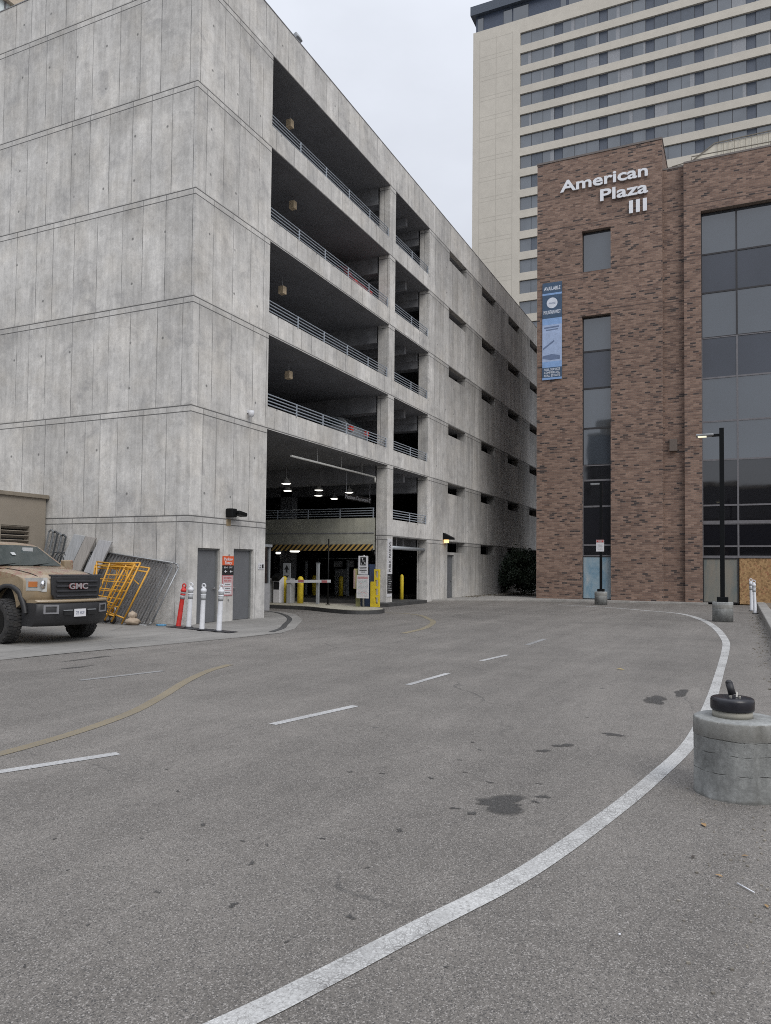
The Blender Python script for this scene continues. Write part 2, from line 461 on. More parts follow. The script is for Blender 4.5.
M['gl_dark'] = m_glass('spandrel_glass', (.040, .046, .062), ior=1.75)
M['gl_low'] = m_glass('lower_dark_glass', (.010, .010, .012), ior=1.95)
M['gl_black'] = m_glass('black_spandrel', (.006, .006, .009), .2, 1.4)
M['ped'] = None
M['kerb'] = simple('kerb_concrete', (.26, .25, .235), .85, var=.2, scale=2.5, bump=.004)
M['joint'] = simple('joint_filler', (.085, .08, .075), .8, var=.4, scale=3.)
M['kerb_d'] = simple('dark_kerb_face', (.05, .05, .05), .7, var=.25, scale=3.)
M['chrome'] = simple('chrome', (.65, .65, .66), .18, 1., var=.03)
M['steel'] = simple('bare_steel', (.45, .45, .46), .4, .8)
M['fence'] = simple('fence_galvanised', (.30, .31, .32), .45, .5)
M['mesh'] = simple('dull_mesh_wire', (.12, .12, .125), .5, .3)
M['wood_d'] = simple('dark_fence_stack', (.05, .055, .06), .6)

def m_apron():
    k = N('apron_concrete'); g = k.n('NewGeometry').outputs['Position']
    f = k.math('MULTIPLY', k.mr(k.noise(g, .4, 5., .65), .3, .7, .80, 1.14), k.mr(k.noise(g, 9., 4., .7), .3, .7, .9, 1.1))
    f = k.math('MULTIPLY', f, k.mr(k.noise(g, 90., 2.), .3, .7, .92, 1.08))
    s = k.n('Mapping', Scale=(.5, 3., 1.)); k.set(s.inputs[0], g); s.inputs['Rotation'].default_value = (0, 0, .35)
    f = k.math('MULTIPLY', f, k.mr(k.noise(s.outputs[0], .6, 4., .6), .35, .7, .84, 1.08))
    c = k.mix(1., (.235, .226, .212), f, 'MULTIPLY')
    p = k.n('SeparateXYZ', i0=g)
    l = k.math('MAXIMUM', lines_z(k, p.outputs[0], 3.6, 2.1, .018), lines_z(k, p.outputs[1], 3.1, 12.35, .018))
    cv = k.n('TexVoronoi', {'feature': 'DISTANCE_TO_EDGE'}, Vector=g, Scale=.5, Randomness=1.)
    l = k.math('MAXIMUM', l, k.mr(cv.outputs['Distance'], .002, .008, .55, 0.))
    c = k.mix(k.math('MULTIPLY', l, .6), c, (.06, .06, .06))
    k.fin(c, .85, normal=k.bump(k.noise(g, 60., 3.), .4, .003)); return k.m
M['apron'] = m_apron()

def m_ped():
    k = N('pedestal_concrete'); o = k.n('TexCoord').outputs['Object']; p = k.n('SeparateXYZ', i0=o)
    f = k.math('MULTIPLY', k.mr(k.noise(o, 3.5, 6., .68), .3, .7, .66, 1.2), k.mr(k.noise(o, 34., 7., .8), .3, .7, .72, 1.22))
    sx = k.n('Mapping', Scale=(9., 9., 2.6)); k.set(sx.inputs[0], o)
    f = k.math('MULTIPLY', f, k.mr(k.noise(sx.outputs[0], 1., 5., .7), .3, .7, .70, 1.15))
    c = k.mix(1., (.27, .277, .27), f, 'MULTIPLY')
    tp = k.mr(p.outputs[2], .425, .44, 0., 1.)      # the collar cast later is a darker, browner mix
    side = k.math('LESS_THAN', p.outputs[2], .555)
    c = k.mix(k.math('MULTIPLY', k.math('MULTIPLY', tp, side), .5), c, (.15, .14, .12))
    wz = k.math('ADD', p.outputs[2], k.math('MULTIPLY', k.math('SUBTRACT', k.noise(o, 6., 4.), .5), .035))
    ln = None
    for z in (.43, .325, .19):
        d = k.mr(k.math('ABSOLUTE', k.math('SUBTRACT', wz, z)), .001, .005, 1., 0.)
        ln = d if ln is None else k.math('MAXIMUM', ln, d)
    ln = k.math('MULTIPLY', ln, k.mr(k.noise(o, 9., 3.), .42, .55, 0., 1.))
    pits = k.mr(k.noise(o, 30., 3., .6), .70, .745, 0., .8)
    c = k.mix(k.math('MULTIPLY', ln, .8), c, (.07, .07, .065)); c = k.mix(pits, c, (.08, .08, .078))
    base = k.mr(k.math('ADD', p.outputs[2], k.math('MULTIPLY', k.math('SUBTRACT', k.noise(o, 5., 3.), .5), .08)), .018, .0, 0., .6)
    c = k.mix(base, c, (.07, .068, .06))
    h = k.math('SUBTRACT', k.noise(o, 18., 5., .7), k.math('ADD', pits, ln))
    k.fin(c, .85, normal=k.bump(h, .7, .008)); return k.m
M['ped'] = m_ped()

# ------------------------------------------------------------------ ground
mb = MB(); mb.box(-260, 620, -420, 420, -.5, 0)
tag(mb.build('ground', M['asphalt']), kind='structure')

# light concrete apron at the left and in front of the garage corner
ap = [(-30, 12.6), (0, 12.1), (8.99, 11.43), (12.2, 10.85), (14.5, 10.42), (15.98, 10.28), (17.2, 10.65), (18.35, 11.26), (19.7, 11.95),
      (20.9, 12.74), (22.3, 13.8), (23.3, 14.9), (24.0, 16.5), (24.3, 19), (24.4, 44), (-30, 44)]
mb = MB(); mb.face([(x, y, .004) for x, y in ap]); tag(mb.build('concrete_apron', M['apron']), kind='structure')
curve = [(14.9, 10.62), (16.0, 10.6), (17.1, 11.0), (18.3, 11.65), (19.6, 12.35), (20.7, 13.05), (22.0, 14.1), (23.0, 15.2), (23.7, 16.8), (23.9, 20)]
mb = MB(); ribbon(mb, curve[1:], .16, .008); tag(mb.build('gutter', M['kerb_d']), kind='structure')
mb = MB(); ribbon(mb, [(-30, 12.55), (0, 12.05), (8.99, 11.38), (12.2, 10.80), (14.5, 10.37), (15.98, 10.23)], .03, .008)
tag(mb.build('apron_joint', M['joint']), kind='structure')

# painted markings
wc = [(1.4, 2.05), (2.30, 1.67), (2.67, 1.535), (3.31, 1.325), (4.10, 1.065), (5.25, .82), (6.45, .62), (8.0, .43), (10.5, .34), (13.5, .30),
      (17.4, .27), (19.9, .32), (23.9, .63), (27.5, 1.13), (30.8, 1.97), (32.3, 3.2), (34.2, 5.4), (35.2, 7.6)]
def taper_ribbon(mb, pts, wf, z):
    P = smooth_path(pts, 8); L = []
    for i, p in enumerate(P):
        d = (P[min(i+1, len(P)-1)]-P[max(i-1, 0)]).normalized(); q = Vector((-d.y, d.x, 0))*wf(p)/2
        L.append((mb.bm.verts.new((p.x+q.x, p.y+q.y, z)), mb.bm.verts.new((p.x-q.x, p.y-q.y, z))))
    for a, b in zip(L[:-1], L[1:]): mb.bm.faces.new((a[0], a[1], b[1], b[0]))
mb = MB(); taper_ribbon(mb, wc, lambda p: .128+.09*max(0, min(1, (p.x-14)/14)), .004); tag(mb.build('white_edge_line', M['white_line']), kind='structure')
for a, b, w, mt in (((6.72, 4.42), (8.07, 4.14), .11, 'dash'), ((9.85, 4.23), (11.22, 4.14), .095, 'dash'), ((13.02, 4.18), (14.17, 4.03), .10, 'dash'),
                ((16.24, 4.18), (17.86, 4.16), .12, 'faint'), ((3.2, 5.75), (5.07, 4.92), .11, 'dash'), ((7.96, 8.48), (9.28, 8.13), .10, 'faint')):
    mb = MB(); ribbon(mb, [a, b], w, .004, 1); tag(mb.build('lane_dash', M[mt]), kind='structure')
ym = [(3.2, 5.9), (4.3, 5.80), (5.4, 5.88), (6.48, 6.14), (7.5, 6.58), (8.6, 7.12), (9.6, 7.52), (10.4, 7.7)]
mb = MB(); ribbon(mb, ym, .14, .004); tag(mb.build('yellow_line', M['yline']), kind='structure')
yl = [(24.9, 11.6), (25.0, 10.9), (24.3, 10.0), (23.0, 9.2), (21.5, 8.42), (19.24, 7.79), (17.45, 7.64)]
mb = MB(); ribbon(mb, yl, .17, .004); tag(mb.build('yellow_line', m_paint('faint_yellow_paint', (.24, .20, .12), .9, crack=False)), kind='structure')

# oil and water stains
def m_stain():
    k = N('damp_asphalt'); g = k.n('NewGeometry').outputs['Position']
    vo = k.n('TexVoronoi', {'feature': 'F1'}, Vector=g, Scale=170.)
    ag = k.n('SeparateColor', i0=vo.outputs['Color']).outputs[0]
    c = k.mix(1., (.050, .048, .046), k.mr(k.noise(g, 180., 2.), .28, .72, .5, 1.5), 'MULTIPLY')
    c = k.mix(k.mr(ag, .80, .96, 0., .6), c, (.20, .19, .18))
    k.fin(c, .6, normal=k.bump(ag, .5, .003))
    at = k.n('Attribute', {'attribute_name': 'soak'}).outputs['Fac']
    e = k.math('ADD', at, k.math('MULTIPLY', k.math('SUBTRACT', k.noise(g, 38., 5., .75), .5), .9))
    a = k.mr(e, .12, .75, 0., .8)
    tb = k.n('BsdfTransparent'); ms = k.n('MixShader'); k.set(ms.inputs[0], a); k.set(ms.inputs[1], tb.outputs[0]); k.set(ms.inputs[2], k.b.outputs[0])
    k.t.links.new(ms.outputs[0], k.out.inputs[0]); return k.m
M['stain'] = m_stain()
def stain(cx, cy, rx, ry, rot, seed, amp=.25):
    rnd = random.Random(seed); ph = [rnd.uniform(0, 6.28) for _ in range(7)]
    rings = []
    for q in (.0, .55, .82, 1., 1.25):
        ring = []
        for i in range(48):
            a = 2*math.pi*i/48
            r = q*(1+sum(amp/(j+1)*math.sin((j+2)*a+ph[j]) for j in range(7)))
            x, y = rx*r*math.cos(a), ry*r*math.sin(a)
            ring.append((cx+x*math.cos(rot)-y*math.sin(rot), cy+x*math.sin(rot)+y*math.cos(rot), .003))
        rings.append(ring)
    me = bpy.data.meshes.new('damp_stain'); V = [rings[0][0]]+[p for r in rings[1:] for p in r]; F = []
    for i in range(48):
        F.append((0, 1+i, 1+(i+1) % 48))
        for t in range(3): F.append((1+48*t+i, 1+48*(t+1)+i, 1+48*(t+1)+(i+1) % 48, 1+48*t+(i+1) % 48))
    me.from_pydata(V, [], F); at = me.attributes.new('soak', 'FLOAT', 'POINT')
    val = [1.]+[1.]*48+[.8]*48+[.45]*48+[0.]*48
    for i, v in enumerate(val): at.data[i].value = v
    me.materials.append(M['stain']); o = bpy.data.objects.new('damp_stain', me); link(o); tag(o, kind='structure')
stain(5.22, 1.52, .145, .19, .3, 3, .38)
for (x, y, r, q) in ((5.52, 1.30, .05, .03), (4.98, 1.78, .03, .02), (4.93, 1.64, .025, .035), (5.38, 1.32, .02, .03), (7.2, 1.5, .06, .09), (6.9, 1.62, .05, .05),
                  (7.9, 1.15, .12, .05)):
    stain(x, y, r, q, x, int(x*31+y*17), .3)
stain(10.25, .98, .28, .13, .2, 11); stain(11.0, .72, .3, .08, .1, 12)
stain(9.9, 10.3, .35, .07, -.1, 21, .4); stain(8.9, 9.6, .25, .05, -.3, 23, .4)
for (x, y) in ((6.92, 2.3), (6.67, 2.15), (5.84, 1.4), (9.0, 2.55), (4.41, 1.94), (3.01, 1.11), (5.89, 2.02), (6.24, 2.19), (8.68, 1.55), (4.43, 3.72), (4.86, 4.2), (3.58, 3.27), (3.82, 2.71),
               (3.83, 2.54), (3.56, 2.46), (3.44, 2.81), (2.63, 2.71), (3.04, 2.67), (3.04, 3.29), (2.25, 2.66), (4.07, 2.3), (3.79, 1.86), (5.47, 2.85), (3.23, 1.67), (3.09, 2.24), (2.9, 1.81),
               (3.34, 3.73), (3.94, 3.1), (5.55, 2.6), (5.7, 1.75), (5.6, 2.2)):
    q = random.Random(int(x*97+y*31)); rr_ = q.uniform(.006, .015)*(x/3.5)**.5
    stain(x, y, rr_*q.uniform(.8, 1.8), rr_*q.uniform(.8, 1.6), q.uniform(0, 3), int(x*91+y*7), .45)

# pavement along the garage end wall and the brick building
pav = [(34.9, 13.75), (35.3, 13.15), (36.1, 12.4), (37.0, 11.3), (38.0, 9.9), (38.7, 8.2), (39.3, 5.5), (39.6, 3.4), (39.9, 1.4), (42, 1.4), (42, 13.0), (62, 13.0), (62, 13.75)]
mb = MB(); mb.prism(pav, -.05, .09); tag(mb.build('pavement', M['kerb'], bevel=.015), kind='structure')

# right hand kerb with ground behind it
mb = MB(); mb.box(4.4, 38.6, -1.06, -.70, -.05, .24); tag(mb.build('kerb', M['kerb'], bevel=.03), kind='structure')
mb = MB(); mb.box(4.4, 39.6, -6, -1.062, -.05, .19)
tag(mb.build('planting_bed_ground', simple('bed_soil', (.16, .13, .10), .95, var=.4, scale=4., bump=.02, bscale=12.)), kind='structure')

# entrance islands
isl = smooth_path([(25.6, 24), (25.2, 19), (25.0, 16.9), (24.75, 14.9), (23.75, 13.1), (23.5, 12.1), (24.1, 11.6), (25.1, 11.75), (26.1, 13.0), (27.3, 16), (28.2, 20), (28.4, 24)], 5)
mb = MB(); mb.prism([(p.x, p.y) for p in isl], -.02, .135)
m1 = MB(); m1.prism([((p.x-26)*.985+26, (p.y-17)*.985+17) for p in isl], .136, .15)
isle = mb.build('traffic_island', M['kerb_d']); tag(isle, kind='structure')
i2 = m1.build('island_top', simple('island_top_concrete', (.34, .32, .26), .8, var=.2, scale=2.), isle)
mb = MB(); mb.prism([(28.7, 13.25), (32.9, 13.2), (33.3, 13.6), (33.2, 15.2), (35.2, 17.2), (35.6, 26), (30.6, 26), (30.4, 15.2), (28.6, 14.6)], -.02, .14)
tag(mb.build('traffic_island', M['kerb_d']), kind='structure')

# ------------------------------------------------------------------ parking garage
GX0, GX1, GY0, GY1, TOP = 16.6, 62., 13.75, 44., 19.85
SOF = [3.0, 6.06, 9.13, 12.21, 15.31, 18.39]
gar = thing('parking_garage', 'grey board-formed concrete parking garage with open decks and slit windows', 'parking garage', (16.6, 13.75, 0))
B1 = (20.33, 29.55); B2 = (30.15, 34.2)
holes = []
for i, s in enumerate(SOF[1:]):            # soffit i -> opening below it
    prev = SOF[i]
    lo = prev+.74
    if i == 0: lo = -1
    holes.append((B1[0], B1[1], lo, s))
    holes.append((B2[0], B2[1], prev+.74, s))
holes.append((B2[0], B2[1], -1, SOF[0]))
slits = []
for xs in ((37.03, 39.78), (42.63, 45.35), (48.3, 51.0), (53.93, 56.7)):
    for s in SOF: slits.append((xs[0], xs[1], s-.53, s+.02))
dh = [(17.0, 18.02, -1, 2.14), (18.67, 19.7, -1, 2.16), (37.03, 38.05, -1, 2.34)]
mb = MB(); mb.wall(GX0, GX1, -.1, TOP, holes+slits+dh, lambda u, z, d: (u, GY0+d, z), .24)
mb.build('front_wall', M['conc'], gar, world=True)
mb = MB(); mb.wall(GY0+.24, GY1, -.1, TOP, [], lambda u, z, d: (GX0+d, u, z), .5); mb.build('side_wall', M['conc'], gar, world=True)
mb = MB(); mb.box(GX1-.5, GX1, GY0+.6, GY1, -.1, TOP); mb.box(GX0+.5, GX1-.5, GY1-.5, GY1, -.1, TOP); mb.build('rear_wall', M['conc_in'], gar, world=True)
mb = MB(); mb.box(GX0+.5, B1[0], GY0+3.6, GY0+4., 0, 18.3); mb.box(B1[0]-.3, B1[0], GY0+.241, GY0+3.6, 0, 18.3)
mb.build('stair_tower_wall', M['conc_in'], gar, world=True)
for (a, b) in ((29.552, 30.148), (34.202, 34.9)):
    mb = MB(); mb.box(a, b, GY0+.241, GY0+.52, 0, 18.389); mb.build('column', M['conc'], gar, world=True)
for xs in ((37.03, 39.78), (42.63, 45.35), (48.3, 51.0), (53.93, 56.7)):
    for s in SOF:
        mb = MB(); mb.wall(xs[0]-.2, xs[1]+.2, s-.63, s+.12, [(xs[0], xs[1], s-.53, s+.02)], lambda u, z, d: (u, GY0+.241+d, z), .26)
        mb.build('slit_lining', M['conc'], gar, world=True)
# coping line on the parapet
mb = MB(); mb.box(GX0-.015, GX1, GY0-.015, GY0+.25, TOP, TOP+.03); mb.box(GX0-.015, GX0+.51, GY0+.25, GY1, TOP, TOP+.03); mb.build('coping', M['conc_in'], gar, world=True)
for i, s in enumerate(SOF):
    x0 = B1[0]+.01 if i else 30.16
    if i == 0: x0 = 30.16
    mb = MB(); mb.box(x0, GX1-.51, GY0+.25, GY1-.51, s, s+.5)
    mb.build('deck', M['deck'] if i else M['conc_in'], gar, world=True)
    if i:
        mb = MB(); mb.box(B1[0]+.002, B1[1]-.002, GY0+.012, GY0+.249, s-.008, s-.003); mb.box(B2[0]+.002, B2[1]-.002, GY0+.012, GY0+.249, s-.008, s-.003); mb.build('soffit', M['deck'], gar, world=True)
    # ribs under the deck
    mb = MB()
    xx = 31.2
    while xx < 36: mb.box(xx, xx+.2, GY0+.62, GY1-.52, s-.38, s-.002); xx += 1.45
    if i > 0: pass
    mb.build('deck_ribs', M['conc_in'], gar, world=True)
    # cross beam along the first column line
    if i:
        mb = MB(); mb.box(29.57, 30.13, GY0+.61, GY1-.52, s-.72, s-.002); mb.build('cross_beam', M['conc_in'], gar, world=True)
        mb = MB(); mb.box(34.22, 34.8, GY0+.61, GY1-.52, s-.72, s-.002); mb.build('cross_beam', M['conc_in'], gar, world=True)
mb = MB(); mb.box(29.57, 30.14, GY0+.605, GY1-.52, 2.40, 3.80)
mb.build('entry_beam', M['conc_beam'], gar, world=True)
mb = MB(); mb.box(29.545, 29.568, GY0+.62, 24., 3.12, 3.16); mb.build('entry_beam_lip', M['conc_in'], gar, world=True)
for cx in (29.57, 34.22, 45.):
    for cy in (21.5, 29., 37.):
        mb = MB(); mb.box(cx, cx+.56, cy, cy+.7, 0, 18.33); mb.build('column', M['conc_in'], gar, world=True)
# railings
def rail(x0, x1, z, y, d='x'):
    mb = MB()
    P = (lambda a, b: (a, y, b)) if d == 'x' else (lambda a, b: (y, a, b))
    for k in range(4): mb.cyl(P(x0, z+.10+k*.108), P(x1, z+.10+k*.108), .019, n=6)
    n = max(2, round((x1-x0)/1.75))
    for i in range(n+1):
        xx = x0+.04+(x1-x0-.08)*i/n
        mb.bar(P(xx, z), P(xx, z+.44), .035, .05)
    return mb
for i, s in enumerate(SOF[:-1]):
    for b in ((B1, B2) if i else (B2,)):
        rail(b[0]+.01, b[1]-.01, s+.74, GY0+.07).build('railing', M['rail'], gar, world=True)
rail(GY0+.65, 26., 3.80, 29.62, 'y').build('railing', M['rail'], gar, world=True)
# hazard striped height bar on the entry beam
def m_hazard():
    k = N('hazard_stripes'); g = k.n('SeparateXYZ', i0=k.n('NewGeometry').outputs['Position'])
    a = k.math('ADD', g.outputs[1], k.math('MULTIPLY', g.outputs[2], 1.0))
    m = k.math('GREATER_THAN', k.math('FLOORED_MODULO', a, .25), .125)
    k.fin(k.mix(m, (.02, .02, .02), (.50, .33, .10)), .6); return k.m
mb = MB(); mb.box(29.50, 29.56, GY0+.66, 24.5, 2.36, 2.64); mb.build('striped_height_bar', m_hazard(), gar, world=True)
# doors
def door(x0, x1, z1, hx):
    mb = MB(); mb.box(x0+.04, x1-.04, GY0+.13, GY0+.18, .012, z1-.04)
    d = mb.build('door', M['door'], gar, world=True, bevel=.004)
    m2 = MB()
    for a, b, c, e in ((x0+.002, x0+.05, .0, z1-.002), (x1-.05, x1-.002, .0, z1-.002), (x0+.05, x1-.05, z1-.05, z1-.002)):
        m2.box(a, b, GY0+.08, GY0+.13, c, e)
    bmesh.ops.translate(m2.bm, verts=m2.bm.verts, vec=-gar.location); m2.build('door_frame', M['frame'], d)
    m3 = MB(); m3.lathe([(.0, 0), (.03, 0), (.03, .012), (.012, .014), (.012, .05), (0, .05)], (hx, GY0+.08, .98), 12, axis='y')
    m3.bar((hx, GY0+.075, .98), (hx+(.11 if hx < (x0+x1)/2 else -.11), GY0+.075, .98), .02, .02)
    bmesh.ops.translate(m3.bm, verts=m3.bm.verts, vec=-gar.location); m3.build('door_handle', M['steel'], d)
door(17.0, 18.02, 2.14, 17.9); door(18.67, 19.7, 2.16, 18.79); door(37.03, 38.05, 2.34, 37.9)
# horizontal pipe under the second floor edge at the entry, and clearance bar in the next bay
mb = MB(); mb.tube([(22.65, 14.3, 5.54), (29.46, 14.3, 5.56), (29.46, 14.3, 5.33)], .04); 
for xx in (24.5, 26.4, 28.2): mb.cyl((xx, 14.3, 5.56), (xx, 14.3, 6.04), .008, n=5)
mb.build('hanging_pipe', simple('pipe_paint', (.68, .68, .65), .5), gar, world=True)

# sign pieces helper
def plate(name, label, cat, face, O, w, h, bg, border=None, t=.02, group=None):
    """face 'x': wall looking -X, right = -Y. face 'y': wall looking -Y, right = +X. O is the top left corner"""
    X = Vector((0, -1, 0)) if face == 'x' else Vector((1, 0, 0)); Z = Vector((-1, 0, 0)) if face == 'x' else Vector((0, -1, 0))
    root = thing(name, label, cat, (*Vector(O)[:2], O[2]-h), group=group)
    mb = MB(); Y = Vector((0, 0, 1))
    def quadbox(a, b, c, d, z0, z1, mi=0):   # a..b right, c..d down
        p = [Vector(O)+X*i-Y*j+Z*q for q in (z0, z1) for j in (c, d) for i in (a, b)]
        v = [mb.bm.verts.new(q) for q in p]
        for q in ((0,2,3,1),(4,5,7,6),(0,1,5,4),(2,6,7,3),(0,4,6,2),(1,3,7,5)):
            mb.bm.faces.new([v[i] for i in q]).material_index = mi
    return root, mb, quadbox, X, Y, Z

def T(mb, txt, O, X, Z, a, d, h, mi, w=None, align='LEFT', bold=.0, wmax=None, e=.0225):
    mb.text(txt, Vector(O)+X*a-Vector((0, 0, 1))*(d+h)+Z*e, X, (0, 0, 1), h=h, ext=.003, align=align, bold=bold, mi=mi, w=w, wmax=wmax)

O = (18.12, 13.745, 1.93)
root, mb, qb, X, Y, Z = plate('wall_sign', 'orange sign with white lettering above a black arrow sign between two grey doors', 'sign', 'y', O, .53, 1.17, None)
qb(0, .53, 0, .27, .001, .02, 0); T(mb, 'Parking', O, X, Z, .265, .045, .085, 1, w=.42, align='CENTER', bold=.02); T(mb, 'Entry', O, X, Z, .265, .155, .085, 1, w=.34, align='CENTER', bold=.02)
mb.build('orange_panel', [M['orange'], M['signwhite']], root, world=True)
mb = MB(); root_ = root
def qbm(mb, O, X, Z):
    O = Vector(O); Y = Vector((0, 0, 1))
    def q_(a, b, c, d, z0, z1, mi=0):
        v = [mb.bm.verts.new(O+X*i-Y*j+Z*q) for q in (z0, z1) for j in (c, d) for i in (a, b)]
        for q in ((0,2,3,1),(4,5,7,6),(0,1,5,4),(2,6,7,3),(0,4,6,2),(1,3,7,5)):
            mb.bm.faces.new([v[i] for i in q]).material_index = mi
    return q_
qb = qbm(mb, O, X, Z); qb(0, .53, .275, .56, .001, .02, 0)
T(mb, 'IN', O, X, Z, .14, .31, .05, 1, w=.15, align='CENTER'); T(mb, 'OUT', O, X, Z, .38, .31, .05, 1, w=.17, align='CENTER')
for cx, sg in ((.14, -1), (.40, -1)):
    c = Vector(O)+X*cx-Vector((0, 0, .455)); z = Z*.0235
    mb.face([c+X*(sg*.07)+z, c+Vector((0, 0, .045))+z, c-Vector((0, 0, .045))+z], 1)
    qb(cx, cx+.07, .447, .463, .0201, .0235, 1)
mb.build('arrow_panel', [M['ink'], M['signwhite']], root_, world=True)
mb = MB(); qb = qbm(mb, O, X, Z); qb(0, .50, .565, 1.17, .001, .015, 0); qb(.02, .48, .585, 1.15, .0151, .018, 1)
for j, t in enumerate(('NO PARKING', 'TOW AWAY')): T(mb, t, O, X, Z, .25, .62+j*.085, .05, 2, w=.36, align='CENTER', e=.0185)
for j in range(3):
    qb(.07, .43, .80+j*.115, .885+j*.115, .0181, .0195, 3); qb(.12, .38, .835+j*.115, .85+j*.115, .0196, .021, 4)
mb.build('red_bordered_panel', [M['pinkred'], simple('pink_white', (.50, .36, .37), .5), M['redsign'], M['signwhite'], M['ink']], root_, world=True)

O = (19.93, 13.745, 1.73)
root, mb, qb, X, Y, Z = plate('number_plate_sign', 'small white square sign with a black symbol right of the grey doors', 'sign', 'y', O, .32, .17, None)
qb(0, .33, 0, .19, .001, .015, 0); T(mb, 'L2', O, X, Z, .03, .04, .11, 1, bold=.02, e=.016); qb(.2, .3, .03, .16, .0151, .017, 1)
mb.build('panel', [M['signwhite'], M['ink']], root, world=True)

# vertical white sign on the pillar
O = (29.60, 13.745, 2.88)
root, mb, qb, X, Y, Z = plate('pillar_sign', 'tall narrow white sign with sideways black lettering over a black panel on the pillar', 'sign', 'y', O, .5, 2.55, None)
qb(0, .48, 0, 2.5, .001, .02, 0)
mb.text('PUBLIC PARKING', Vector(O)+X*.36-Vector((0, 0, 1.42))+Z*.021, (0, 0, 1), (-1, 0, 0), h=.24, w=1.3, ext=.003, bold=.01, mi=1)
mb.build('white_panel', [M['signwhite'], M['ink']], root, world=True)
mb = MB(); qb = qbm(mb, O, X, Z); qb(0, .48, 1.52, 2.36, .0201, .03, 0)
rr = random.Random(4)
for j in range(9):
    a = .05+rr.random()*.06; qb(a, a+.2+rr.random()*.16, 1.6+j*.078, 1.625+j*.078, .0301, .032, 1)
mb.build('black_panel', [M['ink'], M['band']], root, world=True)

# clearance bars
def clearance(loc, w, label, d, bar=True, h=.22):
    root = thing('clearance_sign', label, 'sign', loc)
    X = Vector((1, 0, 0)) if d == 'y' else Vector((0, -1, 0)); Z = Vector((0, -1, 0)) if d == 'y' else Vector((-1, 0, 0))
    mb = MB(); qb = qbm(mb, (0, 0, h), X, Z); qb(0, w, 0, h, -.03, .0, 0)
    mb.build('panel', M['ink'], root)
    mb = MB(); T(mb, 'Maximum Clearance 6\'-2"', (0, 0, h), X, Z,   .06, h*.16, h*.66, 0, w=w-.12, bold=.01, e=.002); mb.build('lettering', M['signwhite'], root)
    mb = MB()
    for a in (.15, w-.15): mb.cyl(X*a+Vector((0, 0, h)), X*a+Vector((0, 0, h+(.72 if h < .2 else 1.2))), .008, n=5)
    mb.build('hanger', M['steel'], root)
clearance((30.35, 14.75, 2.20), 2.1, 'dark hanging sign with white clearance lettering below the pipe in the narrow entrance', 'y', h=.17)
clearance((28.95, 15.5, 4.6), 2.6, 'dark hanging sign with white clearance lettering behind the pendant lamps', 'y', h=.25)
cb = thing('clearance_bar', 'thick pale grey pipe hanging across the narrow entrance bay', 'clearance bar', (30.2, 13.9, 2.52))
mb = MB(); mb.cyl((-.02, 0, 0), (3.95, 0, 0), .085, n=16); mb.build('pipe', M['greypost'], cb)
mb = MB()
for a in (.7, 3.2): mb.cyl((a, 0, .08), (a, 0, .52), .01, n=6)
mb.build('hanger', M['steel'], cb)

# ------------------------------------------------------------------ lamps in and on the garage
glow = simple('lamp_glow', (.8, .8, .75), .4, emis=(1., .96, .88), es=2.6)
warm = simple('warm_glow', (.8, .6, .3), .4, emis=(1., .62, .25), es=1.6)
pl = thing('pendant_lamp', 'grey cone pendant lamp with a bright disc hanging nearest the left wall of the entry', 'lamp', (27.22, 17.4, 5.15), group='pendant lamps in the garage entry')
mb = MB(); mb.lathe([(.30, 0), (.30, .02), (.12, .24), (.05, .30), (.05, .36), (0, .36)], n=24); mb.build('shade', simple('lamp_shade_grey', (.45, .45, .43), .4), pl)
mb = MB(); mb.lathe([(.0, -.03), (.20, -.03), (.27, .0), (0, .001)], n=24); mb.build('diffuser', glow, pl)
mb = MB(); mb.cyl((0, 0, .35), (0, 0, .80), .012, n=6); mb.build('stem', M['steel'], pl)
pl.scale = (.72, .72, .8)
for (x, y, z, l) in ((29.87, 19.01, 5.15, 'cone pendant lamp just below and behind the leftmost one'), (30.07, 17.46, 5.15, 'cone pendant lamp in the middle of the entry, upper of a pair'),
                     (32.35, 18.8, 5.15, 'cone pendant lamp in the middle of the entry, lower of a pair'), (31.49, 16.64, 5.15, 'cone pendant lamp above the hanging sign at the right'),
                     (34.18, 18.92, 5.15, 'small pendant lamp right of the middle pair'), (38.99, 24.68, 5.15, 'smallest distant pendant lamp low at the left')):
    dup(pl, (x, y, z), label=l)
gl = thing('ceiling_light', 'round bright ceiling light behind the striped bar, left one', 'light', (34.4, 22.3, 2.3), group='ceiling lights under the first deck')
mb = MB(); mb.lathe([(.05, .1), (.22, .1), (.24, .04), (.2, 0), (0, 0)], n=20); mb.build('diffuser', glow, gl)
mb = MB(); mb.cyl((0, 0, .1), (0, 0, .74), .02, n=6); mb.build('stem', M['steel'], gl)
dup(gl, (31.2, 19.4, 2.33), label='round bright ceiling light behind the striped bar, further right one')
ln = thing('lantern', 'square cream lantern hanging under the topmost garage deck', 'lamp', (23.02, 14.8, 17.68), group='lanterns hanging in the open decks')
mb = MB(); mb.box(-.11, .11, -.11, .11, 0, .28); mb.build('shade', simple('cream_lantern', (.70, .56, .38), .5), ln, bevel=.015)
mb = MB(); mb.cyl((0, 0, .30), (0, 0, .66), .012, n=6); mb.build('stem', M['steel'], ln)
for (x, z, l) in ((23.3, 14.78, 'square cream lantern hanging in the second deck opening from the top'), (22.7, 11.4, 'square cream lantern hanging in the third deck opening from the top'),
                  (23.2, 8.45, 'square cream lantern hanging in the fourth deck opening from the top')):
    dup(ln, (x, 14.8, z), label=l)

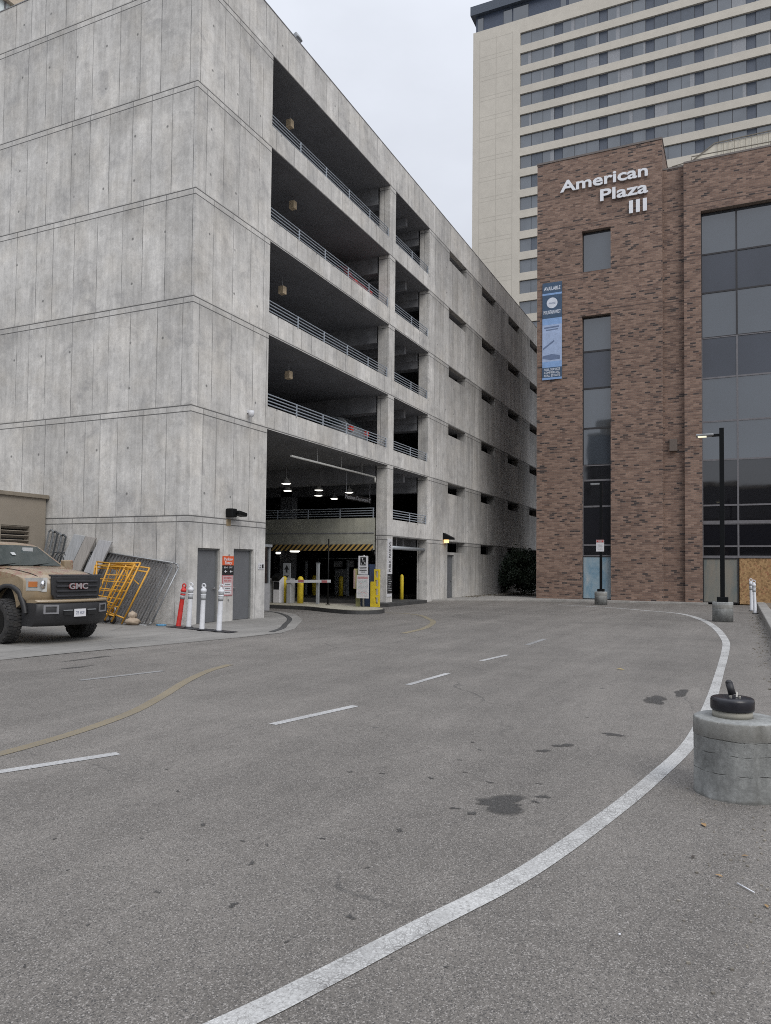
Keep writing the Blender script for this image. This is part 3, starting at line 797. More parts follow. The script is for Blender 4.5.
wl = thing('wall_lamp', 'black box floodlight on a bracket above the grey doors', 'lamp', (18.36, 13.75, 3.05))
mb = MB(); mb.obox((.0, -.12, .16), (.26, .24, .26)); mb.build('housing', M['black'], wl, bevel=.03)
mb = MB(); mb.obox((.26, -.24, .15), (.40, .28, .12), Matrix.Rotation(R(8), 3, 'Y')); mb.build('head', M['black'], wl, bevel=.03)
mb = MB(); mb.obox((.02, -.008, -.12), (.2, .014, .2)); mb.build('stained_patch', simple('rust_stain', (.27, .21, .13), .9), wl)
wf = thing('wall_lamp', 'small black wall lamp with a warm glow below it near the far garage door', 'lamp', (36.55, 13.75, 3.1))
mb = MB(); mb.prism([(0, 0), (.5, 0), (.5, .1), (0, .35)], -.2, .2, fn=lambda a, b, c: (c, -a, b)); mb.build('hood', M['black'], wf)
mb = MB(); mb.box(-.12, .12, -.22, -.04, -.16, .0); mb.build('bulb', warm, wf)
scam = thing('security_camera', 'small white dome security camera on the garage wall', 'security camera', (19.25, 13.75, 6.38))
mb = MB(); mb.lathe([(0, -.16), (.07, -.12), (.09, -.05), (.09, .05), (0, .07)], (0, -.14, 0), 16); mb.build('dome', M['white'], scam)
mb = MB(); mb.box(-.04, .04, -.12, 0, -.03, .05); bmesh.ops.translate(mb.bm, verts=mb.bm.verts, vec=(0, .018, .017)); mb.build('bracket', M['white'], scam)
rl = thing('roof_floodlight', 'small grey floodlight poking above the garage parapet', 'lamp', (22.05, 14.05, 19.88))
mb = MB(); mb.cyl((0, 0, 0), (0, 0, .15), .04); mb.build('stem', M['steel'], rl)
mb = MB(); mb.obox((0, -.08, .26), (.34, .3, .2), Matrix.Rotation(R(-25), 3, 'X')); mb.build('head', M['fence'], rl, bevel=.03)

# ------------------------------------------------------------------ things at the garage entrance
booth = thing('attendant_booth', 'narrow grey framed ticket booth just inside the garage entrance', 'booth', (23.3, 16.1, 0))
mb = MB(); mb.box(-.45, .45, -.28, 1.0, 0, 1.0); mb.build('base', simple('booth_grey', (.30, .30, .31), .5), booth, bevel=.01)
mb = MB()
for x in (-.42, .42):
    for y in (-.25, .97): mb.bar((x, y, 1), (x, y, 2.35), .06, .06)
mb.build('frame', M['greypost'], booth)
mb = MB(); mb.box(-.40, -.38, -.2, .92, 1.02, 2.33); mb.box(-.38, .38, -.23, -.21, 1.02, 2.33); mb.build('window', M['gl_low'], booth)
mb = MB(); mb.box(-.5, .5, -.33, 1.1, 2.351, 2.45); mb.build('roof', M['greypost'], booth, bevel=.01)

bol = thing('bollard', 'yellow bollard beside the ticket machine on the island, nearest the arm', 'bollard', (26.45, 16.15, .15), group='yellow bollards at the garage entrance')
mb = MB(); mb.lathe([(.125, 0), (.125, .98), (.10, 1.05), (.05, 1.09), (0, 1.1)], n=20); mb.build('post', M['yellow'], bol)
for (x, y, z, s, l) in ((26.6, 17.0, .15, 1, 'yellow bollard left of the nearest one on the island'), (34.8, 20.4, .14, .95, 'yellow bollard on the far island, left one'),
                        (34.9, 18.85, .14, .95, 'yellow bollard on the far island, right one'), (32.9, 14.5, .14, 1.08, 'thin yellow bollard standing in the narrow entrance bay'),
                        (26.9, 17.75, .15, .95, 'yellow bollard furthest left, half hidden behind the ticket machine')):
    dup(bol, (x, y, z), label=l, scale=(.72 if x == 32.9 else 1, .72 if x == 32.9 else 1, s))

def arm_gate(loc, L, label, machine_dx):
    g_ = thing('barrier_gate', label, 'barrier gate', loc, group='barrier gates')
    mb = MB(); mb.box(-.17, .17, -.10, .10, 0, 1.0); mb.build('cabinet', M['band'], g_, bevel=.02)
    mb = MB(); mb.bar((-.19, .1, .88), (-.19, -L, .93), .03, .11); mb.build('arm', M['white'], g_)
    mb = MB(); 
    for q in (.25, .8): mb.box(-.21, -.206, -L*q-.25, -L*q, .86, .96)
    mb.build('red_band', M['pinkred'], g_)
arm_gate((26.35, 16.55, .15), 1.95, 'white barrier gate with its arm lowered over the right lane', 0)
arm_gate((26.3, 17.55, .15), -1.2, 'white barrier gate with its arm over the left lane beside the booth', 0)
tm = thing('ticket_machine', 'white and black ticket machine between yellow bollards', 'ticket machine', (26.35, 17.12, .15))
mb = MB(); mb.box(-.18, .18, -.16, .16, 0, 1.05); mb.build('cabinet', M['signwhite'], tm, bevel=.02)
mb = MB(); mb.obox((-.14, 0, 1.05), (.34, .34, .16), Matrix.Rotation(R(-30), 3, 'Y')); mb.build('hood', M['black'], tm)
mb = MB(); mb.box(-.19, -.181, -.13, .13, .55, .85); mb.build('screen', M['ink'], tm)
asg = thing('arrow_sign', 'grey upright sign board with two dark arrows on the island', 'sign', (26.6, 16.9, .15))
mb = MB(); mb.box(-.02, .02, -.17, .17, .95, 1.63); mb.build('board', M['greypost'], asg)
mb = MB(); mb.face([(-.024, .12, 1.36), (-.024, -.12, 1.36), (-.024, 0, 1.55)][::-1]); mb.box(-.026, -.021, -.04, .04, 1.24, 1.36)
mb.face([(-.024, .12, 1.12), (-.024, -.12, 1.12), (-.024, 0, 1.0)]); mb.build('arrow', M['ink'], asg)
mb = MB(); mb.bar((0, .12, 0), (0, .12, .95), .04, .04); mb.bar((0, -.12, 0), (0, -.12, .95), .04, .04); mb.build('post', M['greypost'], asg)
sp = thing('steel_post', 'plain grey steel post on the island right of the barrier arm', 'post', (26.3, 15.25, .15), group='posts at the entrance')
mb = MB(); mb.box(-.055, .055, -.055, .055, 0, 1.62); mb.build('post', M['greypost'], sp, bevel=.008)
mb = MB(); mb.box(-.065, .065, -.065, .065, 1.621, 1.65); mb.build('cap', M['greypost'], sp)
dup(sp, (34.9, 18.45, .14), label='plain grey steel post on the far island at the right', scale=(1, 1, 1.12)); dup(sp, (34.8, 20.9, .14), label='plain grey steel post on the far island at the left', scale=(1, 1, 1.1))
bp = thing('black_pole', 'thin tall black pole standing on the island in front of the striped bar', 'pole', (26.3, 14.78, .15))
mb = MB(); mb.cyl((0, 0, 0), (0, 0, 2.6), .028, n=8); mb.build('pole', M['black'], bp)
mb = MB(); mb.cyl((0, 0, 0), (0, 0, .03), .09, n=12); mb.build('base', M['black'], bp)
# small shapes deeper in the garage: pay station and overhead tubes
ps = thing('pay_station', 'dim cluster of a pay station with a light pipe frame deep in the entry', 'pay station', (36.0, 19.4, .14))
mb = MB(); mb.box(-.25, .25, -.3, .3, 0, 1.4); mb.build('cabinet', M['greypost'], ps, bevel=.02)
mb = MB(); mb.tube([(-.3, 1.3, 0), (-.3, 1.3, 1.95), (-.3, -1.1, 1.95), (-.3, -1.1, 0)], .03); mb.build('pipe_frame', M['greypost'], ps)
mb = MB(); mb.box(-.36, -.32, -.9, -.5, 1.5, 1.85); mb.box(-.36, -.32, -.2, .3, 1.5, 1.8); mb.build('panel', M['band'], ps)

# sign cluster at the tip of the island
es = thing('accessible_parking_sign', 'white wheelchair symbol sign above a tall white notice on a steel post', 'sign', (25.5, 12.82, .15))
mb = MB(); mb.cyl((0.03, 0, 0), (.03, 0, 1.95), .035); mb.build('post', M['steel'], es)
mb = MB(); mb.box(-.03, -.015, -.2, .2, 1.22, 1.92)
mb.box(-.033, -.0301, -.12, .12, 1.56, 1.87, 1)
# wheelchair symbol
for a in range(14):
    a0 = R(-200+a*16); a1 = R(-200+(a+1)*16)
    mb.bar((-.036, .01-.065*math.cos(a0), 1.64+.065*math.sin(a0)), (-.036, .01-.065*math.cos(a1), 1.64+.065*math.sin(a1)), .014, .006, 2)
mb.cyl((-.034, .03, 1.82), (-.038, .03, 1.82), .025, n=12, mi=2)
for p, q in (((.02, 1.79), (.0, 1.69)), ((.0, 1.69), (-.07, 1.69)), ((-.07, 1.69), (-.095, 1.60)), ((.015, 1.745), (-.055, 1.745))):
    mb.bar((-.036, p[0], p[1]), (-.036, q[0], q[1]), .02, .006, 2)
for j, w in enumerate((.15, .13, .15, .1)): mb.box(-.033, -.0301, -w, w, 1.48-j*.06, 1.505-j*.06, 1)
mb.build('symbol_panel', [M['signwhite'], M['ink'], M['signwhite']], es)
mb = MB(); mb.box(-.06, -.045, -.26, .25, .33, 1.2)
mb.box(-.063, -.0601, -.22, .21, 1.06, 1.14, 2)
rr = random.Random(9)
for j in range(14):
    y = .2
    while y > -.2:
        w = rr.uniform(.03, .09); mb.box(-.063, -.0601, max(y-w, -.22), y, 1.0-j*.046, 1.016-j*.046, rr.choice((1, 1, 2, 3))); y -= w+.02
mb.build('notice_panel', [simple('notice_white', (.60, .59, .60), .5), simple('faint_print', (.38, .40, .42), .6), simple('faint_red', (.48, .26, .27), .6), simple('faint_green', (.32, .42, .40), .6)], es)
yg = thing('yellow_guard', 'yellow metal guard post with four square cut-outs at the island tip', 'guard rail', (25.75, 12.49, .15))
mb = MB(); mb.wall(-.20, .0, 0, 1.42, [(-.155, -.045, .12+i*.33, .36+i*.33) for i in range(4)], lambda u, z, d: (d, u, z), .12); mb.build('ladder_plate', M['yellow'], yg)
mb = MB(); mb.box(0.002, .14, .01, .16, 0, .95); mb.build('post', M['yellow'], yg, bevel=.01)
yc = thing('card_reader', 'yellow framed card reader stand left of the white notice', 'card reader', (25.7, 13.2, .15))
mb = MB(); mb.box(-.08, .08, -.12, -.0, 0, .5); mb.box(-.05, .05, -.08, -.04, .5, 1.42); mb.build('stand', simple('dull_olive', (.22, .22, .10), .6), yc, bevel=.01)
mb = MB(); mb.box(-.06, .06, -.05, .11, .66, 1.43); mb.build('reader', simple('pale_yellow', (.50, .45, .22), .5), yc, bevel=.02)
mb = MB(); mb.box(-.07, -.062, .03, .10, .7, 1.38); mb.build('face', simple('pinkish_face', (.5, .36, .33), .5), yc)
bx = thing('blue_cabinet', 'dark blue cabinet standing behind the white notice', 'cabinet', (26.0, 12.88, .15))
mb = MB(); mb.box(-.2, .2, -.22, .18, 0, 1.6); mb.build('body', simple('dark_blue', (.02, .035, .075), .5), bx, bevel=.02)
mb = MB(); mb.box(-.205, -.201, -.15, .12, 1.25, 1.5); mb.build('screen', M['ink'], bx)

# ------------------------------------------------------------------ delineators
def delineator(name, mat, loc, label, tilt=0, group='delineator posts by the garage corner'):
    d = thing(name, label, 'delineator post', loc, group=group)
    mb = MB(); mb.lathe([(.075, 0), (.065, .02), (.058, .84), (.058, .96), (0, .961)], n=18); mb.build('post', mat, d)
    mb = MB(); mb.lathe([(.066, .0), (.066, .10)], (0, 0, .76), n=18); mb.lathe([(.064, .0), (.064, .06)], (0, 0, .90), n=18)
    mb.build('reflective_band', M['band'], d)
    mb = MB(); mb.lathe([(.062, .86), (.068, .862), (.068, .90), (.062, .902)], n=18); mb.lathe([(.062, .955), (.074, .96), (.074, 1.02), (.06, 1.03)], n=18); mb.build('collar', mat, d)
    mb = MB(); mb.lathe([(.05, .99), (.06, 1.0), (.06, 1.05), (.03, 1.07), (.03, 1.09), (0, 1.1)], n=18)
    # loop handle
    P = [(0, .055*math.cos(R(a)), 1.11+.055*math.sin(R(a))) for a in range(0, 361, 30)]
    mb.tube(P, .018, 8); mb.build('handle', mat, d)
    mb = MB(); mb.lathe([(.13, .0), (.12, .02), (.075, .03), (0, .03)], n=18); mb.build('foot', M['rubber'], d)
    d.rotation_euler = (R(tilt), 0, 0); return d
delineator('delineator_post', M['red'], (16.05, 13.58, .0), 'red delineator post leaning right at the wall corner', 9)
w1 = delineator('delineator_post', M['white'], (15.83, 13.05, .02), 'white delineator post next to the red one', 3)
dup(w1, (15.43, 12.3, .02), label='middle white delineator post in front of the left grey door').rotation_euler = (R(2), 0, 0)
dup(w1, (15.31, 11.68, .02), label='rightmost white delineator post of the row by the doors').rotation_euler = (R(3), 0, 0)
rb = MB(); rb.prism([(15.75, 13.75), (16.1, 13.75), (15.5, 11.25), (15.15, 11.25)], 0.005, .025)
tag(rb.build('rubber_base', M['rubber'], bevel=.008), 'long flat black rubber base under the white delineator posts', 'base')
rp = dup(w1, (34.9, -.45, 0), label='white delineator post by the right kerb, further one'); rp['group'] = 'delineator posts by the right kerb'; rp.rotation_euler = (R(-1), 0, 0); rp.scale = (1, 1, 1.15)
rp = dup(w1, (32.9, -.55, 0), label='white delineator post by the right kerb, nearer one'); rp['group'] = 'delineator posts by the right kerb'; rp.rotation_euler = (R(-2), 0, 0); rp.scale = (1, 1, 1.12)

# ------------------------------------------------------------------ construction gear at the side wall
def para(A, B, C, D):   # corners: bottom left, bottom right, top right, top left  (left is larger Y)
    A, B, C, D = map(Vector, (A, B, C, D))
    return lambda s, t: (A*(1-s)+B*s)*(1-t)+(D*(1-s)+C*s)*t
def fence_panel(i, dx, dy, label):
    f = thing('construction_fence', label, 'fence', (16.2, 15.5, 0), group='leaning temporary fence panels')
    P = para((16.12+dx, 17.6+dy, .0), (15.95+dx, 14.45+dy, .0), (16.45+dx, 13.88+dy, 1.68), (16.5+dx, 17.0+dy, 2.03))
    mb = MB(); c = [P(0, .05), P(0, 0.), P(.05, 0.), P(.96, 0), P(1, .05), P(1, .93), P(.965, .99), P(.92, 1), P(.04, 1), P(0, .95)]
    mb.tube(c+[c[0]], .021, 8); mb.tube([P(.5, 0), P(.5, 1)], .012, 6)
    mb.build('frame', M['fence'], f, world=True)
    mb = MB()
    n = 56
    for k in range(-32, n+1):      # chain link as two families of wires
        a0 = k/n; 
        for s in (1, -1):
            p = []
            for t in (0., 1.):
                u = a0+t*.55 if s > 0 else a0+.55-t*.55
                p.append((u, t))
            (u0, t0), (u1, t1) = p
            # clip to 0..1
            def cl(u, t, uu, tt):
                if u < 0: r = (0-u)/(uu-u); return 0, t+(tt-t)*r
                if u > 1: r = (1-u)/(uu-u); return 1, t+(tt-t)*r
                return u, t
            if (u0 < 0 and u1 < 0) or (u0 > 1 and u1 > 1): continue
            q0 = cl(u0, t0, u1, t1); q1 = cl(u1, t1, u0, t0)
            mb.cyl(P(*q0), P(*q1), .0028, n=3, caps=False)
    mb.build('mesh_infill', M['mesh'], f, world=True)
fence_panel(0, 0, 0, 'grey chain link fence panel leaning on the wall, outermost with a rounded corner')
fence_panel(1, .06, .28, 'grey chain link fence panel leaning second from the front')
fence_panel(2, .10, .5, 'grey chain link fence panel leaning third, behind the yellow scaffold frames')
def scaffold(A, B, C, D, label, rungs, x2=False):
    f = thing('scaffold', label, 'scaffold', (A[0], (A[1]+B[1])/2, 0), group='yellow scaffold frames')
    P = para(A, B, C, D)
    for q in (0, 1): mb = MB(); mb.tube([P(q, 0), P(q, 1)], .024); mb.build('leg', M['yellow_scaf'], f, world=True)
    for q in (1, .93, .1): mb = MB(); mb.tube([P(0, q), P(1, q)], .021); mb.build('cross_tube', M['yellow_scaf'], f, world=True)
    for r in rungs: mb = MB(); mb.tube([P(.0, r), P(1., r)], .016, 6); mb.build('rung', M['yellow_scaf'], f, world=True)
    mb = MB(); mb.tube([P(.42, .93), P(.42, .1)], .014, 6); mb.build('brace', M['yellow_scaf'], f, world=True)
    mb = MB(); mb.tube([P(.5, .93), P(.95, .7)], .014, 6); mb.build('brace', M['yellow_scaf'], f, world=True)
scaffold((15.85, 16.35, .3), (15.75, 15.28, .03), (15.95, 14.52, 1.56), (15.95, 16.45, 1.72), 'yellow scaffold frame leaning at the right of the stack', [])
scaffold((15.75, 16.45, .22), (15.65, 15.55, .08), (15.90, 14.80, 1.70), (15.90, 15.9, 1.68), 'yellow scaffold ladder frame leaning in front of the others', [.25, .38, .52, .66, .78])
scaffold((15.70, 16.1, .2), (15.6, 15.75, .12), (15.85, 14.95, 1.66), (15.9, 15.3, 1.64), 'narrow yellow scaffold piece leaning between the two larger frames', [.3, .6])
scaffold((15.95, 16.75, .35), (15.85, 15.75, .3), (16.05, 15.1, 1.62), (16.05, 16.6, 1.62), 'yellow scaffold frame furthest left, partly behind the truck bonnet', [.2, .45, .7])
for i, (y0, y1, z0, lab) in enumerate(((17.86, 17.40, 2.53, 'pale grey scaffold plank leaning furthest left behind the truck'), (17.38, 16.98, 2.47, 'weathered brownish grey scaffold plank leaning in the middle of the three'),
                                   (16.86, 16.36, 2.36, 'pale grey scaffold plank leaning furthest right of the three'))):
    dn = Vector((0, .46, -.84)).normalized(); L = 2.35
    c = Vector((16.36, (y0+y1)/2, z0)); ax = dn; yy = Vector((0, -1, -.16)).normalized(); 
    nn = ax.cross(yy).normalized(); Mx = Matrix((ax, yy, nn)).transposed()
    mb = MB(); w = abs(y0-y1)
    A = para((c.x-.45, y0+.72, z0-2.15), (c.x-.45, y1+.72, z0-2.2), (c.x+.1, y1, z0-.06), (c.x+.1, y0, z0))
    t = Vector((-.06, 0, 0))
    q = [A(0, 0), A(1, 0), A(1, 1), A(0, 1)]
    v = [mb.bm.verts.new(p) for p in q]+[mb.bm.verts.new(p+t) for p in q]
    for ff in ((0,1,2,3),(7,6,5,4),(0,4,5,1),(1,5,6,2),(2,6,7,3),(3,7,4,0)): mb.bm.faces.new([v[k] for k in ff])
    k = N('plank_%d' % i); o = k.n('TexCoord').outputs['Object']; mp = k.n('Mapping', Scale=(1., 9., 1.)); k.set(mp.inputs[0], o); mp.inputs['Rotation'].default_value = (R(29), 0, 0)
    k.fin(k.mix(1., ((.34, .35, .36), (.31, .29, .27), (.37, .37, .38))[i], k.mr(k.noise(mp.outputs[0], 2.5, 5., .7), .3, .7, .75, 1.15), 'MULTIPLY'), .7)
    o = mb.build('scaffold_plank', k.m, bevel=.006); tag(o, lab, 'plank', 'leaning scaffold planks')
st = thing('fence_stack', 'dark bundle of folded fence frames leaning in the corner by the beige shed', 'fence stack', (16.4, 18.7, 0))
for j in range(4):
    mb = MB(); y = 19.0-j*.17; mb.tube([(16.1, y+.22, 0.02), (16.5, y, 2.62-j*.05), (16.5, y-.1, 2.68-j*.05), (16.5, y-.2, 2.6-j*.05), (16.1, y+.05, .02)], .028, 6)
    for z in (.5, 1., 1.5, 2., 2.3): mb.bar((16.1+.16*z, y+.22-.085*z, z), (16.1+.16*z, y+.02-.085*z, z), .02, .02)
    mb.build('frame', M['wood_d'] if j % 2 else simple('dull_steel', (.16, .17, .18), .5), st, world=True)
bw = thing('wire_coil', 'dark coil of wire mesh leaning beside the pale planks', 'wire coil', (16.3, 18.3, 1.3))
for j in range(3):
    mb = MB(); P = [(0.05*j-.1, .33*math.cos(R(a))-.1*j, .45*math.sin(R(a))+.25) for a in range(0, 361, 24)]; mb.tube(P, .014, 5); mb.build('coil', M['wood_d'], bw)
mb = MB(); mb.bar((0, 0, -1.3), (0.1, -.05, .1), .04, .04); mb.build('prop', M['wood_d'], bw)
def caster(loc, rz, lab):
    c = thing('caster_wheel', lab, 'caster', loc, rz, group='scaffold casters')
    mb = MB(); mb.lathe([(.05, -.03), (.12, -.03), (.135, 0), (.12, .03), (.05, .03)], (0, 0, .135), 20, axis='y'); mb.build('tyre', M['rubber'], c)
    mb = MB(); mb.cyl((0, -.035, .135), (0, .035, .135), .06); mb.obox((.06, 0, .26), (.16, .09, .05)); mb.bar((.0, .045, .135), (.08, .045, .27), .012, .05); mb.cyl((.08, 0, .27), (.12, -.02, .46), .025); mb.build('fork', M['steel'], c)
caster((16.05, 16.1, 0), R(-60), 'black caster wheel on the ground at the left of the yellow frames'); caster((15.9, 15.75, 0), R(-100), 'black caster wheel on the ground by a yellow frame foot')
sb = thing('sandbag', 'lumpy beige sandbag beside the foot of the yellow frames', 'sandbag', (15.85, 15.0, 0))
mb = MB(); bmesh.ops.create_icosphere(mb.bm, subdivisions=3, radius=1)
for v in mb.bm.verts:
    p = v.co; n_ = .06*math.sin(7*p.x+2)+.07*math.sin(6*p.y+1.3*p.z)+.05*math.sin(11*p.z+p.x*4)
    v.co = Vector((p.x*.17, p.y*.22, p.z*.11))*(1+1.6*n_)+Vector((0, 0, .10)); v.co.z = max(v.co.z, .004)
mb.build('bag', simple('burlap', (.36, .29, .22), .9, bump=.006, bscale=60), sb, smooth=True)
mb = MB(); bmesh.ops.create_icosphere(mb.bm, subdivisions=3, radius=1)
for v in mb.bm.verts:
    p = v.co; n_ = .08*math.sin(8*p.x+2)+.07*math.sin(7*p.y+1.7*p.z); v.co = Vector((p.x*.10, p.y*.12, p.z*.10))*(1+1.8*n_)+Vector((0.03, .03, .27))
mb.build('bag_neck', simple('burlap_light', (.40, .33, .26), .9, bump=.006, bscale=60), sb, smooth=True)
bt = MB(); bt.prism([(15.95, 13.98), (16.1, 14.02), (16.15, 14.2), (16.0, 14.3), (15.9, 14.15)], .006, .05)
tag(bt.build('blue_scrap', simple('blue_plastic', (.10, .26, .42), .5), bevel=.01), 'crumpled blue plastic scrap on the ground by the red post', 'litter')

# ------------------------------------------------------------------ beige shed at the far left
sh = thing('utility_shed', 'low beige shed with louvred vents and a flat capped roof', 'shed', (8, 19.2, 0))
mb = MB(); mb.wall(2., 16.53, 0, 3.62, [(x, x+1.05, 1.95, 2.76) for x in (11.5, 12.65, 13.8, 14.95)], lambda u, z, d: (u, 19.2+d, z), .25); mb.box(2, 16.53, 19.46, 24, 0, 3.6)
mb.build('wall', M['beige'], sh, world=True)
mb = MB(); mb.box(1.9, 16.585, 19.12, 24.1, 3.621, 3.74); mb.build('roof_cap', M['beige_d'], sh, world=True, bevel=.01)
for x in (11.5, 12.65, 13.8, 14.95):
    mb = MB()
    for k_ in range(6): mb.obox((x+.525, 19.26, 2.03+k_*.135), (1.04, .12, .02), Matrix.Rotation(R(-38), 3, 'X'))
    for a in (x+.02, x+1.03): mb.box(a-.018, a+.018, 19.19, 19.4, 1.952, 2.758)
    mb.build('louvre', M['beige'], sh, world=True)
mb = MB(); mb.box(11.4, 16.2, 19.452, 19.458, 1.9, 2.8); mb.build('vent_void', M['dark'], sh, world=True)

# ------------------------------------------------------------------ vehicles
def body(mb, prof, ys, shape, mi=0, cap=True):
    """sweep a closed side profile (x,z) over stations ys; shape(x,z,y) -> xyz"""
    rings = [[mb.bm.verts.new(shape(x, z, y)) for x, z in prof] for y in ys]
    n = len(prof)
    for A, B in zip(rings[:-1], rings[1:]):
        for i in range(n):
            j = (i+1) % n; f = mb.bm.faces.new((A[i], A[j], B[j], B[i])); f.material_index = mi; f.smooth = True
    if cap:
        for ring, rev in ((rings[0], True), (rings[-1], False)):
            f = mb.bm.faces.new(ring[::-1] if rev else ring); f.material_index = mi; f.smooth = False
def arch(cx, cz, r, n=14, a0=180, a1=0):
    return [(cx+r*math.cos(R(a0+(a1-a0)*i/n)), cz+r*math.sin(R(a0+(a1-a0)*i/n))) for i in range(n+1)]

def m_carpaint(name, col, rough=.3, patina=None):
    k = N(name); o = k.n('TexCoord').outputs['Object']
    c = k.mix(1., col, k.mr(k.noise(o, 2.2, 4., .6), .3, .7, .92, 1.08), 'MULTIPLY')
    dust = k.mr(k.noise(o, 5., 5., .7), .45, .75, 0., .22)
    c = k.mix(dust, c, (.30, .27, .23))
    if patina:
        p = k.n('SeparateXYZ', i0=o)
        zmask = k.math('MULTIPLY', k.mr(p.outputs[2], 1.28, 1.36, 0., 1.), k.mr(p.outputs[0], -.9, -.2, .6, 1.))
        c = k.mix(k.math('MULTIPLY', k.mr(k.noise(o, 6., 6., .75, .8), .50, .58, 0., .85), zmask), c, patina)
    k.fin(c, rough, spec=.5); k.b.inputs['Coat Weight'].default_value = .6; k.b.inputs['Coat Roughness'].default_value = .07
    return k.m

def tyre_wheel(parent, loc, r, w, steer=0, flip=1, rimmat=None):
    t = MB(); hw = w/2
    prof = [(r*.60, -hw*.9), (r*.70, -hw*1.02), (r*.88, -hw*1.0), (r*.97, -hw*.86), (r, -hw*.6), (r, hw*.6), (r*.97, hw*.86), (r*.88, hw*1.0), (r*.70, hw*1.02), (r*.60, hw*.9), (r*.60, -hw*.9)]
    t.lathe(prof, n=40, axis='y')
    for i in range(40):       # tread blocks
        a = 2*math.pi*i/40
        for s, y in ((1, -hw*.62), (-1, 0), (1, hw*.62)):
            aa = a+(.05 if s > 0 else .0); c = Vector((r*math.cos(aa), y, r*math.sin(aa)))
            t.obox(c, (.022, hw*.5, r*.10), Matrix.Rotation(-aa, 3, 'Y'))
    for sy in (-1, 1):
        for i in range(20):
            a = 2*math.pi*(i+.5)/20; c = Vector((r*.94*math.cos(a), sy*hw*.93, r*.94*math.sin(a)))
            t.obox(c, (r*.09, .02, r*.12), Matrix.Rotation(-a, 3, 'Y'))
    o = t.build('wheel', M['rubber_tyre'], parent, fixn=True)
    o.location = loc; o.rotation_euler = (0, 0, steer)
    q = MB(); q.lathe([(r*.61, -hw*.92), (r*.56, -hw*.95), (r*.52, -hw*.4), (r*.25, -hw*.35), (0, -hw*.35)], n=32, axis='y')
    q.lathe([(0, hw*.35), (r*.25, hw*.35), (r*.52, hw*.4), (r*.56, hw*.95), (r*.61, hw*.92)], n=32, axis='y')
    for sy in (-1, 1):
        for i in range(6):
            a = 2*math.pi*i/6; d = Vector((math.cos(a), 0, math.sin(a)))
            q.obox(d*r*.34+Vector((0, sy*hw*.62, 0)), (r*.46, .05, r*.15), Matrix.Rotation(-a, 3, 'Y'))
        q.cyl((0, sy*hw*.3, 0), (0, sy*hw*.85, 0), r*.15, r*.13, 16)
    q.build('rim', rimmat or M['black'], o)
    return o
k = N('tyre_rubber'); o_ = k.n('TexCoord').outputs['Object']
M['rubber_tyre'] = k.fin(k.mix(k.mr(k.noise(o_, 12., 4.), .4, .7, 0., .5), (.022, .022, .023), (.07, .065, .06)), .8)
M['tan'] = m_carpaint('tan_truck_paint', (.27, .205, .128), .38, patina=(.21, .075, .055))
M['carglass'] = m_glass('vehicle_glass', (.018, .028, .028), .05, 1.9)
M['amber'] = simple('amber_lens', (.42, .15, .05), .15); M['lens'] = simple('clear_lens', (.52, .52, .50), .08, .35, spec=.8)
M['plastic'] = simple('black_plastic', (.022, .022, .024), .55, var=.2)

tr = thing('pickup_truck', 'lifted tan pickup truck with black grille and faded bonnet parked by the beige shed', 'pickup truck', (11.76, 13.62, 0), R(-96))
WR = .455
# local: +x forward, front axle at x=0
FX = .98
prof = [(FX-.10, .86), (FX-.04, 1.10), (FX-.06, 1.30), (FX-.16, 1.365), (.3, 1.44), (-.45, 1.50), (-.62, 1.51), (-5.0, 1.52), (-5.05, .72)] + \
       [(-4.35, .68)] + arch(-3.75, WR, .60, 12, 20, 160)[0:0] + [(-3.12, .68)] + arch(-3.72, .50, .58, 12, 18, 162) + [(-4.32, .68)][:0]
# build profile explicitly going round: front bottom -> up -> hood -> rear -> bottom with arches (rear then front)
prof = [(FX-.10, .80), (FX-.03, 1.05), (FX-.045, 1.27), (FX-.13, 1.35), (.55, 1.40), (.1, 1.455), (-.45, 1.50), (-.62, 1.51), (-2.8, 1.50), (-4.7, 1.50), (-4.78, .75)] + \
       arch(-3.70, .52, .58, 12, 172, 8) + [(-2.9, .60), (-.75, .60)] + arch(0, .54, .60, 14, 174, 14)
W2 = 1.0
def tshape(x, z, y):
    a = abs(y)/W2; s = 1 if y >= 0 else -1
    if x > -.2:
        f = max(0, (x+.2)/1.2)
        x = x-.47*f*max(0, a-.34)**2.2/.42
    yy = y
    if z > 1.2: z = z-.07*max(0, a-.35)**1.6*(1 if x < .6 else 1.2); yy = y*(1-.05*min(1, (z-1.2)/.3))
    if z > 1.38 and a < .62 and x < .8: z += .025
    return (x, yy, z)
ys = [-1., -.985, -.93, -.82, -.66, -.60, -.4, -.2, 0, .2, .4, .60, .66, .82, .93, .985, 1.]
def tshape2(x, z, y):
    q = tshape(x, z, y); e = (abs(y)/W2)
    if e > .9:
        zz = q[2]; c = (e-.9)/.1
        return (q[0]-.02*c*(1 if q[0] > .5 else 0), q[1], zz-(.035*c if zz > 1.3 else 0))
    return q
mb = MB(); body(mb, prof, ys, tshape2); mb.build('body', M['tan'], tr, bevel=0)
# inner wheel well darkness
mb = MB(); mb.box(-.75, .62, -.86, -.2, .50, 1.2); mb.box(-.75, .62, .2, .86, .50, 1.2); 
# cab greenhouse
cp = [(-.50, 1.49), (-.62, 1.52), (-1.35, 2.00), (-1.55, 2.07), (-2.2, 2.10), (-2.75, 2.08), (-2.95, 2.02), (-3.12, 1.50)]
def cshape(x, z, y):
    t = max(0, (z-1.5)/.58); return (x, y*(1-.20*t), z-.05*(abs(y)/.96)**3*t)
mb = MB(); body(mb, cp, [-.96, -.9, -.7, -.35, 0, .35, .7, .9, .96], cshape); mb.build('cab', M['tan'], tr)
